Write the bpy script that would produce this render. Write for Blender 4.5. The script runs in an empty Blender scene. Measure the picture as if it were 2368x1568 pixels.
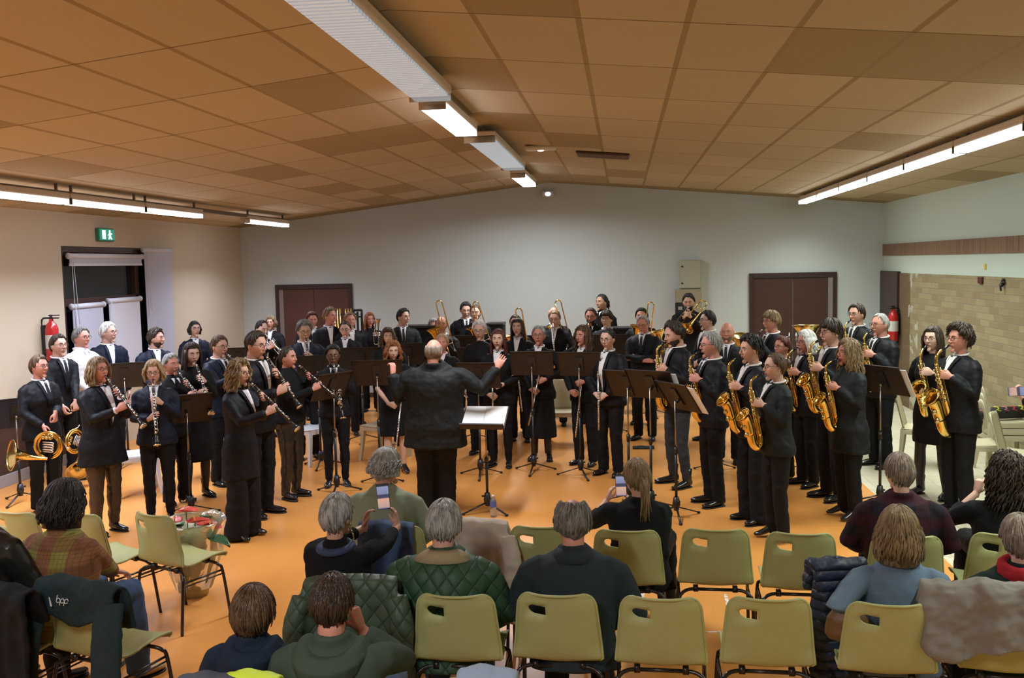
import bpy, math, random
from mathutils import Vector, Matrix, noise
V = Vector
R = math.radians
random.seed(7)
SC = bpy.context.scene
COL = SC.collection

# ---------------------------------------------------------------- camera
F, CH = 2200.0, 2.45
_Y = V((256, 179, -F)).normalized()
_Z = V((-.022, 1, 0)); _Z.z = -(_Z.x*_Y.x + _Z.y*_Y.y)/_Y.z; _Z.normalize()
_X = _Y.cross(_Z)
CM = Matrix((( _X.x, _Y.x, _Z.x), (_X.y, _Y.y, _Z.y), (_X.z, _Y.z, _Z.z)))   # world -> camera
CMT = CM.transposed()
CP = V((0, 0, CH))
cd = bpy.data.cameras.new('camera'); cam = bpy.data.objects.new('camera', cd); COL.objects.link(cam)
cd.sensor_width = 36; cd.lens = 36*F/2368; cd.clip_end = 60
cam.matrix_world = Matrix.Translation(CP) @ CMT.to_4x4()
SC.camera = cam
def ray(px, py): return CMT @ V((px-1184, 784-py, -F))
def atz(px, py, z): d = ray(px, py); return CP + d*((z-CH)/d.z)
def aty(px, py, y): d = ray(px, py); return CP + d*(y/d.y)
def atx(px, py, x): d = ray(px, py); return CP + d*(x/d.x)

# ---------------------------------------------------------------- world, exposure
w = bpy.data.worlds.new('world'); SC.world = w; w.use_nodes = True
w.node_tree.nodes['Background'].inputs[0].default_value = (.02, .025, .04, 1)
w.node_tree.nodes['Background'].inputs[1].default_value = .3
SC.view_settings.view_transform = 'Standard'; SC.view_settings.look = 'None'
SC.view_settings.gamma = 1; SC.view_settings.exposure = EXPO = 0.0
SC.view_settings.use_curve_mapping = False
SC.cycles.max_bounces = 5; SC.cycles.diffuse_bounces = 4; SC.cycles.glossy_bounces = 3
SC.cycles.transmission_bounces = 5; SC.cycles.transparent_max_bounces = 6
SC.cycles.use_denoising = True; SC.cycles.use_adaptive_sampling = True; SC.cycles.adaptive_threshold = .025
SC.cycles.sample_clamp_indirect = 5

LX, RX, WY, FY = -7.18, 4.55, 17.4, -2.6            # left wall, right wall, back wall, front wall
RGX, RGZ, LZ, RZ = -1.31, 3.91, 3.24, 3.37          # ridge and the two eaves
def ceil_z(x):
    return RGZ + (x-RGX)*((RZ-RGZ)/(RX-RGX) if x > RGX else (LZ-RGZ)/(LX-RGX))

# ---------------------------------------------------------------- lights of the fluorescent fittings, plus unseen ones added for the audience
WARMW, COOLW = (.93, .93, 1.0), (.86, .96, 1.0)
LAMPS = []
def lamp(x, y, z, sx, sy, power, color, spread=150):
    l = bpy.data.lights.new('tube_and_fill_light', 'AREA'); l.shape = 'RECTANGLE'; l.size = sx; l.size_y = sy
    l.energy = power; l.color = color; l.spread = R(spread)
    o = bpy.data.objects.new('tube_and_fill_light', l); COL.objects.link(o); o.location = (x, y, z)
    o['kind'] = 'structure'
RIDGE_LIT = [(-1.5, 7.62, 9.28), (-1.5, 13.9, 15.6), (-1.5, -.4, 1.3)]  # last one, over the camera, is an unseen light added to brighten the audience
RIDGE_OFF = [(-1.46, 1.0, 3.4), (-1.46, 4.3, 7.35), (-1.46, 9.9, 12.95)]
RIGHT_ROW = [(3.03, 16.65-1.52*(i+1), 16.65-1.52*i-.03) for i in range(9)]
LEFT_ROW = [(-5.86, 14.4, 16.2), (-5.86, 11.15, 12.75), (-5.86, 9.55, 11.12), (-5.86, 7.95, 9.52), (-5.86, 6.35, 7.92), (-5.86, 4.75, 6.32), (-5.86, 3.15, 4.72), (-5.86, 1.55, 3.12)]  # nearest ones have no fitting: added out of view to brighten the audience
for (x, y0, y1) in RIDGE_LIT: lamp(x, (y0+y1)/2, ceil_z(x)-.205, .2, y1-y0-.08, 115 if y0 > 2 else 150, (.95, .97, 1.0), 165)
for (x, y0, y1) in RIGHT_ROW: lamp(x, (y0+y1)/2, ceil_z(x)-.175, .16, y1-y0-.08, (31 if y0 > 6 else 30), (.90, 1.0, .90), 128)
for (x, y0, y1) in LEFT_ROW: lamp(x, (y0+y1)/2, ceil_z(x)-.225, .16, y1-y0-.08, (42 if y0 > 7 else 50), (.86, .92, 1.12), 128)

# ---------------------------------------------------------------- materials
MATS = {}
def mat(name, col, rough=.6, metal=0, spec=.5, bump=None, var=None, sheen=0, emis=None, trans=0, coat=0):
    if name in MATS: return MATS[name]
    m = bpy.data.materials.new(name); m.use_nodes = True; nt = m.node_tree; N = nt.nodes; L = nt.links
    b = N['Principled BSDF']
    b.inputs['Base Color'].default_value = (*col, 1); b.inputs['Roughness'].default_value = rough
    b.inputs['Metallic'].default_value = metal; b.inputs['Specular IOR Level'].default_value = spec
    if sheen: b.inputs['Sheen Weight'].default_value = sheen
    if coat: b.inputs['Coat Weight'].default_value = coat
    if trans: b.inputs['Transmission Weight'].default_value = trans
    if emis: b.inputs['Emission Color'].default_value = (*emis[0], 1); b.inputs['Emission Strength'].default_value = emis[1]
    if bump or var:
        tc = N.new('ShaderNodeTexCoord'); mp = N.new('ShaderNodeMapping'); L.new(tc.outputs['Object'], mp.inputs[0])
    if bump:
        sc, st = bump[0], bump[1]
        if len(bump) > 2: mp.inputs['Scale'].default_value = bump[2]
        n = N.new('ShaderNodeTexNoise'); n.inputs['Scale'].default_value = sc; n.inputs['Detail'].default_value = 3
        L.new(mp.outputs[0], n.inputs[0]); bp = N.new('ShaderNodeBump'); bp.inputs['Strength'].default_value = st
        bp.inputs['Distance'].default_value = .02
        L.new(n.outputs[0], bp.inputs['Height']); L.new(bp.outputs[0], b.inputs['Normal'])
    if var:                                          # (colour2, scale, lo, hi[, stretch])
        n = N.new('ShaderNodeTexNoise'); n.inputs['Scale'].default_value = var[1]; n.inputs['Detail'].default_value = 4
        m2 = N.new('ShaderNodeMapping'); L.new(tc.outputs['Object'], m2.inputs[0])
        if len(var) > 4: m2.inputs['Scale'].default_value = var[4]
        L.new(m2.outputs[0], n.inputs[0])
        rp = N.new('ShaderNodeValToRGB'); rp.color_ramp.elements[0].position = var[2]; rp.color_ramp.elements[1].position = var[3]
        rp.color_ramp.elements[0].color = (*col, 1); rp.color_ramp.elements[1].color = (*var[0], 1)
        L.new(n.outputs[0], rp.inputs[0]); L.new(rp.outputs[0], b.inputs['Base Color'])
    MATS[name] = m; return m

class NG:                                            # tiny node helper for the special materials
    def __init__(s, name, rough=.6, spec=.5):
        s.m = bpy.data.materials.new(name); s.m.use_nodes = True; s.N = s.m.node_tree.nodes; s.L = s.m.node_tree.links
        s.b = s.N['Principled BSDF']; s.b.inputs['Roughness'].default_value = rough
        s.b.inputs['Specular IOR Level'].default_value = spec
        tc = s.N.new('ShaderNodeTexCoord'); s.co = tc.outputs['Object']; MATS[name] = s.m
    def sep(s):
        n = s.N.new('ShaderNodeSeparateXYZ'); s.L.new(s.co, n.inputs[0]); return n.outputs
    def mth(s, op, a, b=None, c=None):
        n = s.N.new('ShaderNodeMath'); n.operation = op
        for i, v in enumerate((a, b, c)):
            if v is None: continue
            if isinstance(v, (int, float)): n.inputs[i].default_value = v
            else: s.L.new(v, n.inputs[i])
        return n.outputs[0]
    def mix(s, f, a, b):
        n = s.N.new('ShaderNodeMix'); n.data_type = 'RGBA'
        if isinstance(f, (int, float)): n.inputs[0].default_value = f
        else: s.L.new(f, n.inputs[0])
        for i, v in ((6, a), (7, b)):
            if isinstance(v, tuple): n.inputs[i].default_value = (*v, 1)
            else: s.L.new(v, n.inputs[i])
        return n.outputs[2]
    def comb(s, x, y, z):
        n = s.N.new('ShaderNodeCombineXYZ')
        for i, v in enumerate((x, y, z)):
            if isinstance(v, (int, float)): n.inputs[i].default_value = v
            else: s.L.new(v, n.inputs[i])
        return n.outputs[0]
    def noise(s, sc, vec=None, det=3):
        n = s.N.new('ShaderNodeTexNoise'); n.inputs['Scale'].default_value = sc; n.inputs['Detail'].default_value = det
        s.L.new(vec or s.co, n.inputs[0]); return n.outputs[0]
    def white(s, vec):
        n = s.N.new('ShaderNodeTexWhiteNoise'); n.noise_dimensions = '3D'; s.L.new(vec, n.inputs[0]); return n.outputs[0]
    def bump(s, h, st=.4, d=.01):
        n = s.N.new('ShaderNodeBump'); n.inputs['Strength'].default_value = st; n.inputs['Distance'].default_value = d
        s.L.new(h, n.inputs['Height']); s.L.new(n.outputs[0], s.b.inputs['Normal'])
    def col(s, c): s.L.new(c, s.b.inputs['Base Color'])

# ---------------------------------------------------------------- mesh collector
class MB:
    def __init__(s): s.v = []; s.f = []; s.mi = []; s.cur = 0
    def add(s, vs, fs):
        o = len(s.v); s.v += [tuple(p) for p in vs]; s.f += [tuple(i+o for i in f) for f in fs]; s.mi += [s.cur]*len(fs)
    def box(s, x0, y0, z0, x1, y1, z1, M=None):
        vs = [V(p) for p in ((x0,y0,z0),(x1,y0,z0),(x1,y1,z0),(x0,y1,z0),(x0,y0,z1),(x1,y0,z1),(x1,y1,z1),(x0,y1,z1))]
        if M is not None: vs = [M @ p for p in vs]
        s.add(vs, [(0,3,2,1),(4,5,6,7),(0,1,5,4),(1,2,6,5),(2,3,7,6),(3,0,4,7)]); return s
    def tube(s, pts, rad, n=8, ref=None, cap=True, closed=False, dome=False, M=None):
        pts = [V(p) for p in pts]
        if M is not None: pts = [M @ p for p in pts]
        k = len(pts)
        if isinstance(rad, (int, float)): rad = [rad]*k
        rad = [(r, r) if isinstance(r, (int, float)) else r for r in rad]
        T = []
        for i in range(k):
            a = pts[(i-1) % k] if (closed or i > 0) else pts[0]; b = pts[(i+1) % k] if (closed or i < k-1) else pts[-1]
            t = (b-a); T.append(t.normalized() if t.length > 1e-9 else V((0,0,1)))
        u = V(ref) if ref is not None else (V((1,0,0)) if abs(T[0].x) < .9 else V((0,1,0)))
        if M is not None and ref is not None: u = M.to_3x3() @ u
        vs = []
        for i in range(k):
            u = (u - T[i]*u.dot(T[i]))
            if u.length < 1e-6: u = T[i].orthogonal()
            u.normalize(); w_ = T[i].cross(u)
            for j in range(n):
                a = 2*math.pi*j/n
                vs.append(pts[i] + u*(math.cos(a)*rad[i][0]) + w_*(math.sin(a)*rad[i][1]))
        fs = []
        for i in range(k if closed else k-1):
            i2 = (i+1) % k
            for j in range(n):
                j2 = (j+1) % n; fs.append((i*n+j, i*n+j2, i2*n+j2, i2*n+j))
        if cap and not closed:
            if dome:
                for e, i in ((-1, 0), (1, k-1)):
                    r = min(rad[i]); vs.append(pts[i] + T[i]*(e*r*.8)); c = len(vs)-1
                    for j in range(n):
                        j2 = (j+1) % n; fs.append((i*n+j, c, i*n+j2) if e > 0 else (i*n+j2, c, i*n+j))
                    if e > 0:
                        for q in range(len(fs)-n, len(fs)): fs[q] = (fs[q][0], fs[q][2], fs[q][1])
                    else:
                        for q in range(len(fs)-n, len(fs)): fs[q] = (fs[q][0], fs[q][2], fs[q][1])
            else: fs += [tuple(range(n-1, -1, -1)), tuple((k-1)*n+j for j in range(n))]
        s.add(vs, fs); return s
    def ell(s, c, r, nu=12, nv=8, M=None, fn=None):
        c = V(c); r = (r, r, r) if isinstance(r, (int, float)) else r
        vs = []
        for i in range(nv+1):
            th = math.pi*i/nv
            for j in range(nu):
                a = 2*math.pi*j/nu; d = V((math.sin(th)*math.cos(a), math.sin(th)*math.sin(a), math.cos(th)))
                p = fn(d) if fn else V((d.x*r[0], d.y*r[1], d.z*r[2]))
                p = c + p; vs.append(M @ p if M is not None else p)
                if i in (0, nv): break
        def ix(i, j): return 0 if i == 0 else (1+(nv-1)*nu if i == nv else 1+(i-1)*nu+(j % nu))
        fs = []
        for i in range(nv):
            for j in range(nu):
                q = [ix(i,j), ix(i+1,j), ix(i+1,j+1), ix(i,j+1)]; q2 = []
                for t in q:
                    if t not in q2: q2.append(t)
                fs.append(tuple(q2))
        s.add(vs, fs); return s
    def lathe(s, prof, n=20, M=None, cap=False):      # prof [(r, z)] about Z
        vs = []; fs = []
        for (r, z) in prof:
            for j in range(n):
                a = 2*math.pi*j/n; p = V((r*math.cos(a), r*math.sin(a), z)); vs.append(M @ p if M is not None else p)
        for i in range(len(prof)-1):
            for j in range(n):
                j2 = (j+1) % n; fs.append((i*n+j, i*n+j2, (i+1)*n+j2, (i+1)*n+j))
        if cap: fs += [tuple(range(n-1, -1, -1)), tuple((len(prof)-1)*n+j for j in range(n))]
        s.add(vs, fs); return s
    def sheet(s, g, th=.004, nrm=None):               # g[i][j] points -> closed thin sheet
        ni, nj = len(g), len(g[0]); top = []; bot = []
        for i in range(ni):
            for j in range(nj):
                a = V(g[min(i+1,ni-1)][j])-V(g[max(i-1,0)][j]); b = V(g[i][min(j+1,nj-1)])-V(g[i][max(j-1,0)])
                n = a.cross(b); n = n.normalized() if n.length > 1e-9 else V((0,0,1))
                p = V(g[i][j]); top.append(p+n*th/2); bot.append(p-n*th/2)
        o = ni*nj; fs = []
        for i in range(ni-1):
            for j in range(nj-1):
                a, b, c, d = i*nj+j, (i+1)*nj+j, (i+1)*nj+j+1, i*nj+j+1
                fs += [(a,b,c,d), (a+o,d+o,c+o,b+o)]
        for i in range(ni-1):
            for j, fl in ((0,0),(nj-1,1)):
                a, b = i*nj+j, (i+1)*nj+j; q = (a, a+o, b+o, b); fs.append(q if not fl else q[::-1])
        for j in range(nj-1):
            for i, fl in ((0,1),(ni-1,0)):
                a, b = i*nj+j, i*nj+j+1; q = (a, a+o, b+o, b); fs.append(q if not fl else q[::-1])
        s.add(top+bot, fs); return s
    def build(s, name, m, parent=None, smooth=True, vox=None, sm=0, M=None, sub=0, bev=0, solid=0, disp=None):
        me = bpy.data.meshes.new(name)
        vs = s.v if M is None else [tuple(M @ V(p)) for p in s.v]
        me.from_pydata(vs, [], s.f); me.validate(); me.update()
        for mm in (m if isinstance(m, (list, tuple)) else [m]): me.materials.append(mm)
        if isinstance(m, (list, tuple)) and len(me.polygons) == len(s.mi):
            me.polygons.foreach_set('material_index', s.mi)
        if smooth: me.polygons.foreach_set('use_smooth', [True]*len(me.polygons))
        o = bpy.data.objects.new(name, me); COL.objects.link(o)
        if parent is not None: o.parent = parent
        if solid:
            d = o.modifiers.new('s', 'SOLIDIFY'); d.thickness = solid; d.offset = 0
        if bev:
            d = o.modifiers.new('b', 'BEVEL'); d.width = bev; d.segments = 2; d.limit_method = 'ANGLE'
        if vox:
            d = o.modifiers.new('r', 'REMESH'); d.mode = 'VOXEL'; d.voxel_size = vox; d.use_smooth_shade = True
        if sm:
            d = o.modifiers.new('m', 'SMOOTH'); d.factor = .5; d.iterations = sm
        if disp:
            t = bpy.data.textures.new('folds', 'CLOUDS'); t.noise_scale = disp[1]; t.noise_depth = 2
            d = o.modifiers.new('d', 'DISPLACE'); d.texture = t; d.strength = disp[0]; d.mid_level = .5; d.texture_coords = 'LOCAL'
        if sub:
            d = o.modifiers.new('u', 'SUBSURF'); d.levels = sub; d.render_levels = sub
        return o

def empty(name, loc=(0,0,0), rz=0, label=None, cat=None, group=None):
    o = bpy.data.objects.new(name, None); COL.objects.link(o); o.location = loc; o.rotation_euler = (0,0,rz)
    o.empty_display_size = .05
    return tag(o, label, cat, group)
def tag(o, label=None, cat=None, group=None, kind=None):
    if label: o['label'] = label
    if cat: o['category'] = cat
    if group: o['group'] = group
    if kind: o['kind'] = kind
    return o
def struct(o): o['kind'] = 'structure'; return o
KIDS = {}
def dup(root):
    r = root.copy(); COL.objects.link(r)
    for ch in [c for c in ALLC(root)]:
        c = ch.copy(); COL.objects.link(c); c.parent = r
        for g in ALLC(ch):
            d = g.copy(); COL.objects.link(d); d.parent = c
    return r
def ALLC(o): return list(o.children)
PROTO = {}
def inst(kind, maker, M, label, cat, group=None):
    if kind not in PROTO: PROTO[kind] = r = maker()
    else: r = dup(PROTO[kind])
    r.matrix_world = M; r['label'] = label; r['category'] = cat
    if group: r['group'] = group
    elif 'group' in r: del r['group']
    return r
def frame(o, z, ref=(0,1,0)):                         # matrix whose local +Z is z and local +Y is near ref
    z = V(z).normalized(); y = V(ref); y = (y - z*y.dot(z))
    if y.length < 1e-5: y = z.orthogonal()
    y.normalize(); x = y.cross(z)
    m = Matrix(((x.x, y.x, z.x, o[0]), (x.y, y.y, z.y, o[1]), (x.z, y.z, z.z, o[2]), (0,0,0,1))); return m
def arc(c, r, a0, a1, n, ax='xz', rz=None):
    out = []; rz = rz or r
    for i in range(n+1):
        a = R(a0+(a1-a0)*i/n); u, v = math.cos(a)*r, math.sin(a)*rz
        out.append({'xz': (c[0]+u, c[1], c[2]+v), 'yz': (c[0], c[1]+u, c[2]+v), 'xy': (c[0]+u, c[1]+v, c[2])}[ax])
    return out
def spline(pts, n=6):                                 # catmull-rom through points
    pts = [V(p) for p in pts]; P = [pts[0]*2-pts[1]] + pts + [pts[-1]*2-pts[-2]]; out = []
    for i in range(1, len(P)-2):
        for k in range(n):
            t = k/n; a, b, c, d = P[i-1], P[i], P[i+1], P[i+2]
            out.append(.5*((2*b)+(c-a)*t+(2*a-5*b+4*c-d)*t*t+(3*b-a-3*c+d)*t**3))
    out.append(pts[-1]); return out
# ================================================================ the room
def room():
    # ceiling: two slopes of 0.6 x 1.245 m panels
    g = NG('ceiling_panels', .9, .2); s = g.sep(); X, Y = s[0], s[1]
    lx = g.mth('DIVIDE', g.mth('ADD', X, .83+60), .6); ly = g.mth('DIVIDE', g.mth('ADD', Y, -5.44+124.5), 1.245)
    fx = g.mth('FRACT', lx); fy = g.mth('FRACT', ly)
    jx = g.mth('LESS_THAN', g.mth('ABSOLUTE', g.mth('SUBTRACT', fx, .5)), .47)
    jy = g.mth('LESS_THAN', g.mth('ABSOLUTE', g.mth('SUBTRACT', fy, .5)), .494)
    cell = g.comb(g.mth('FLOOR', lx), g.mth('FLOOR', ly), 3.7)
    wn = g.white(cell)
    dark = g.mth('GREATER_THAN', wn, .83)
    base = g.mix(wn, (.46, .385, .26), (.53, .445, .305))
    base = g.mix(dark, base, (.34, .27, .155))
    fine = g.noise(160, det=2); base = g.mix(g.mth('MULTIPLY', fine, .22), base, (.30, .23, .13))
    inside = g.mth('MULTIPLY', jx, jy)
    edge = g.mth('GREATER_THAN', Y, 16.75)
    base = g.mix(edge, base, (.28, .22, .12))
    thin = g.mix(jy, (.14, .10, .045), (.31, .24, .135))
    g.col(g.mix(inside, thin, base)); g.bump(g.mth('ADD', inside, g.mth('MULTIPLY', fine, .2)), .3, .006)
    b = MB()
    th = .12
    for (xa, za, xb, zb) in ((LX-.2, ceil_z(LX)-.02, RGX, RGZ), (RGX, RGZ, RX+.2, ceil_z(RX)-.02)):
        n = V((zb-za, 0, -(xb-xa))).normalized()
        vs = [V((xa,FY-.2,za)), V((xb,FY-.2,zb)), V((xb,WY+.2,zb)), V((xa,WY+.2,za))]
        vs += [p + V((0,0,th)) for p in vs]
        b.add(vs, [(0,3,2,1),(4,5,6,7),(0,1,5,4),(1,2,6,5),(2,3,7,6),(3,0,4,7)])
    struct(b.build('ceiling', g.m, smooth=False))
    # walls
    def plaster(name, c1, c2, sc=.6):
        g = NG(name, .8, .3); n = g.noise(sc, det=2); g.col(g.mix(n, c1, c2)); g.bump(g.noise(140), .12, .003); return g.m
    wl = plaster('cream_plaster', (.58, .51, .39), (.54, .46, .34)); wb = plaster('white_plaster', (.54, .60, .60), (.51, .575, .575))
    wr = plaster('pale_plaster', (.56, .66, .59), (.54, .64, .57))
    def gable(y0, y1):
        out = []
        for y in (y0, y1): out += [V((LX-.15,y,0)), V((RX+.15,y,0)), V((RX+.15,y,RZ+.03)), V((RGX,y,RGZ+.03)), V((LX-.15,y,LZ+.03))]
        return out, [(0,1,2,3,4), (9,8,7,6,5)] + [(i, i+5, (i+1) % 5+5, (i+1) % 5) for i in range(5)]
    b = MB(); b.add(*gable(WY, WY+.15)); struct(b.build('wall_back', wb, smooth=False))
    b = MB(); b.add(*gable(FY-.15, FY)); struct(b.build('wall_front', wb, smooth=False))
    # left wall with the opening of the window
    wy0, wy1, wz = 11.55, 14.42, 2.81
    b = MB(); b.box(LX-.15, FY, 0, LX, wy0, LZ+.03); b.box(LX-.15, wy1, 0, LX, WY, LZ+.03); b.box(LX-.15, wy0, wz, LX, wy1, LZ+.03)
    b.box(LX-.15, wy0, 0, LX, wy1, .9)
    struct(b.build('wall_left', wl, smooth=False))
    struct(MB().box(RX, FY, 0, RX+.15, WY, RZ+.03).build('wall_right', wr, smooth=False))
    # lower dark wood panelling and skirting on the left
    wood = mat('dark_wood', (.05, .028, .02), .5, var=((.085, .045, .03), 3, .35, .7, (1, .2, 6)))
    grey = mat('grey_paint', (.33, .31, .32), .5)
    struct(MB().box(LX+.001, FY, .14, LX+.03, wy0-.02, .82).build('trim_1', wood, smooth=False, bev=.004))
    struct(MB().box(LX+.001, FY, 0, LX+.045, wy0-.02, .14).build('baseboard_left', grey, smooth=False, bev=.004))
    struct(MB().box(LX+.02, WY-.02, 0, RX-.02, WY-.001, .09).build('baseboard_back', wood, smooth=False))
    # floor
    g = NG('orange_linoleum', .33, .5); n = g.noise(1.3, det=5); n2 = g.noise(45, det=2)
    c = g.mix(n, (.66, .275, .065), (.74, .33, .08)); c = g.mix(g.mth('MULTIPLY', n2, .18), c, (.56, .22, .05)); g.col(c)
    r = g.mth('ADD', g.mth('MULTIPLY', n, .22), .22); g.L.new(r, g.b.inputs['Roughness'])
    g.bump(g.noise(6, det=4), .06, .01)
    struct(MB().box(LX, FY, -.1, 2.55, WY, 0).build('floor', g.m, smooth=False))
    g = NG('beige_tiles', .45, .4); s = g.sep()
    fx = g.mth('FRACT', g.mth('DIVIDE', s[0], .33)); fy = g.mth('FRACT', g.mth('DIVIDE', s[1], .33))
    cell = g.white(g.comb(g.mth('FLOOR', g.mth('DIVIDE', s[0], .33)), g.mth('FLOOR', g.mth('DIVIDE', s[1], .33)), 0))
    j = g.mth('MULTIPLY', g.mth('LESS_THAN', g.mth('ABSOLUTE', g.mth('SUBTRACT', fx, .5)), .488), g.mth('LESS_THAN', g.mth('ABSOLUTE', g.mth('SUBTRACT', fy, .5)), .488))
    g.col(g.mix(j, (.38, .33, .24), g.mix(cell, (.52, .48, .36), (.58, .53, .41))))
    struct(MB().box(2.55, FY, -.1, RX, WY, 0).build('floor', g.m, smooth=False))
    # brick panel and brick band on the right wall
    def brick(name, vertical, cols, mort, bw, bh):
        g = NG(name, .8, .3); s = g.sep()
        v = g.comb(s[1], s[2], 0) if not vertical else g.comb(s[2], s[1], 0)
        t = g.N.new('ShaderNodeTexBrick'); g.L.new(v, t.inputs['Vector']); t.inputs['Scale'].default_value = 1
        t.inputs['Brick Width'].default_value = bw; t.inputs['Row Height'].default_value = bh
        t.inputs['Mortar Size'].default_value = .006; t.inputs['Mortar Smooth'].default_value = .3
        t.inputs['Color1'].default_value = (*cols[0], 1); t.inputs['Color2'].default_value = (*cols[1], 1); t.inputs['Mortar'].default_value = (*mort, 1)
        if vertical: t.offset = 0
        c = g.mix(g.mth('MULTIPLY', g.noise(9, det=5), .5), t.outputs[0], cols[2])
        if not vertical:                             # browner bricks and white bloom stains by the door
            c = g.mix(g.mth('MULTIPLY', g.mth('GREATER_THAN', s[1], 15.75), .75), c, (.12, .065, .035))
            band = g.mth('MULTIPLY', g.mth('GREATER_THAN', s[1], 15.35), g.mth('LESS_THAN', s[1], 15.85))
            st = g.mth('MULTIPLY', band, g.mth('GREATER_THAN', g.noise(5, det=6), .56)); c = g.mix(g.mth('MULTIPLY', st, .6), c, (.55, .55, .50))
        g.col(c)
        g.bump(g.mth('SUBTRACT', g.mth('MULTIPLY', g.noise(60), .3), t.outputs['Fac']), .6, .008); return g.m
    bm = brick('tan_bricks', False, ((.60, .41, .22), (.50, .30, .15)), (.42, .33, .22), .30, .085) if 0 else brick('tan_bricks', False, ((.36, .30, .17), (.25, .19, .105), (.20, .165, .10)), (.24, .23, .165), .30, .085)
    bv = brick('upright_bricks', True, ((.22, .14, .09), (.30, .19, .12), (.16, .10, .07)), (.34, .27, .2), .4, .085)
    struct(MB().box(RX-.02, FY, 0, RX-.001, 16.35, 2.165).build('trim_2', bm, smooth=False))
    struct(MB().box(RX-.02, FY, 2.455, RX-.001, WY, 2.65).build('trim_3', bv, smooth=False))
    door_dark = mat('dark_brown_door', (.045, .02, .015), .45)
    struct(MB().box(RX-.06, 16.35, 0, RX-.001, WY-.001, 2.19).build('door_3', door_dark, smooth=False, bev=.004))
    MB().ell((RX-.085, 16.5, 1.05), .025).tube([(RX-.06,16.5,1.05),(RX-.08,16.5,1.05)], .01).build('door_handle', mat('steel', (.55,.55,.57), .3, 1), bpy.data.objects['door_3'])
    # back wall doors
    red = mat('brown_door', (.10, .038, .028), .4, var=((.075, .028, .02), 2, .3, .7)); frm = mat('dark_frame', (.035, .016, .014), .45)
    for nm, x0, x1, z1, md, side in (('door_1', -6.53, -5.04, 2.155, red, -1), ('door_2', 2.24, 3.75, 2.19, mat('dark_door', (.055, .022, .016), .42), 1)):
        b = MB(); b.box(x0, WY-.05, 0, x0+.07, WY-.001, z1).box(x1-.07, WY-.05, 0, x1, WY-.001, z1).box(x0+.07, WY-.05, z1-.09, x1-.07, WY-.001, z1)
        d = struct(b.build(nm, frm, smooth=False, bev=.004)); xm = (x0+x1)/2
        gx = x0+.07 if side < 0 else x1-.15
        MB().box(gx, WY-.035, 0, gx+.08, WY-.001, z1-.09).build('door_jamb', mat('grey_jamb', (.22, .19, .18), .5), d, smooth=False)
        a0, a1 = (x0+.15, x1-.07) if side < 0 else (x0+.07, x1-.15)
        for (u0, u1) in ((a0, xm-.004), (xm+.004, a1)):
            p = MB().box(u0, WY-.03, .01, u1, WY-.001, z1-.095).build('door_leaf', md, d, smooth=False, bev=.003)
            ux = xm-.06 if u1 < xm else xm+.06
            MB().box(ux-.015, WY-.036, .95, ux+.015, WY-.03, 1.13).tube([(ux, WY-.036, 1.05),(ux, WY-.06, 1.05),(ux+(.09 if ux > xm else -.09), WY-.06, 1.05)], .008).build('door_handle', MATS['steel'], p)
    # window on the left wall
    fr = mat('window_frame_brown', (.05, .022, .018), .4)
    d = struct(MB().box(LX-.13, wy0, .9, LX-.02, wy0+.07, wz).box(LX-.13, wy1-.07, .9, LX-.02, wy1, wz).box(LX-.13, wy0+.07, wz-.08, LX-.02, wy1-.07, wz)
        .box(LX-.13, wy0+.07, .9, LX-.02, wy1-.07, .98).box(LX-.12, wy0+.07, 2.02, LX-.03, wy1-.9, 2.12).box(LX-.12, 12.42, .98, LX-.03, 12.52, 2.02).box(LX-.12, wy1-.97, .98, LX-.03, wy1-.87, wz-.08).build('window_1', fr, smooth=False, bev=.003))
    glass = mat('night_glass', (.01, .012, .014), .08, spec=.6)
    for (a, c, z0, z1) in ((wy0+.07, wy1-.97, 2.12, wz-.08), (wy0+.07, 12.42, .98, 2.02), (12.52, wy1-.97, .98, 2.02), (wy1-.87, wy1-.07, .98, wz-.08)):
        MB().box(LX-.10, a, z0, LX-.09, c, z1).build('window_pane', glass, d, smooth=False)
    bl = mat('blind_cloth', (.45, .47, .56), .7); bw = mat('blind_white', (.62, .64, .72), .5)
    def blind(y0, y1, z0, z1, x, lab, m=bl):
        o = empty('roller_blind', (x, y0, z1), 0, lab, 'blind', 'roller blinds on the left window')
        M = Matrix.Translation((-x, -y0, -z1))
        MB().tube([(x, y0, z1), (x, y1, z1)], .035, 12).tube([(x, y0-.01, z1), (x, y0, z1)], .042, 12).tube([(x, y1, z1), (x, y1+.01, z1)], .042, 12).build('blind_roller', bw, o, M=M)
        MB().box(x-.004, y0+.015, z0, x+.004, y1-.015, z1-.02).build('blind_cloth', m, o, smooth=False, M=M)
        MB().box(x-.01, y0+.01, z0-.03, x+.01, y1-.01, z0).build('blind_bar', bw, o, smooth=False, M=M)
        MB().tube([(x+.03, y0+.05, z1), (x+.03, y0+.12, z1-.9)], .004, 5).tube([(x+.03, y0+.02, z1), (x+.03, y0+.03, z1-1.0)], .004, 5).build('blind_cord', bw, o, M=M)
    blind(wy0+.08, wy1-.9, 2.58, 2.68, LX+.05, 'long rolled-up blind across the top of the dark window')
    blind(wy0+.10, 12.41, 1.0, 2.02, LX+.04, 'narrow lowered grey blind on the left lower pane')
    blind(12.54, wy1-1.0, 1.0, 2.06, LX+.04, 'lowered pale blind on the lower pane behind the white-haired man', bw)
    blind(wy1-.86, wy1+.02, .95, wz-.03, LX+.06, 'tall full-height grey blind at the right end of the window')
room()

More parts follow.
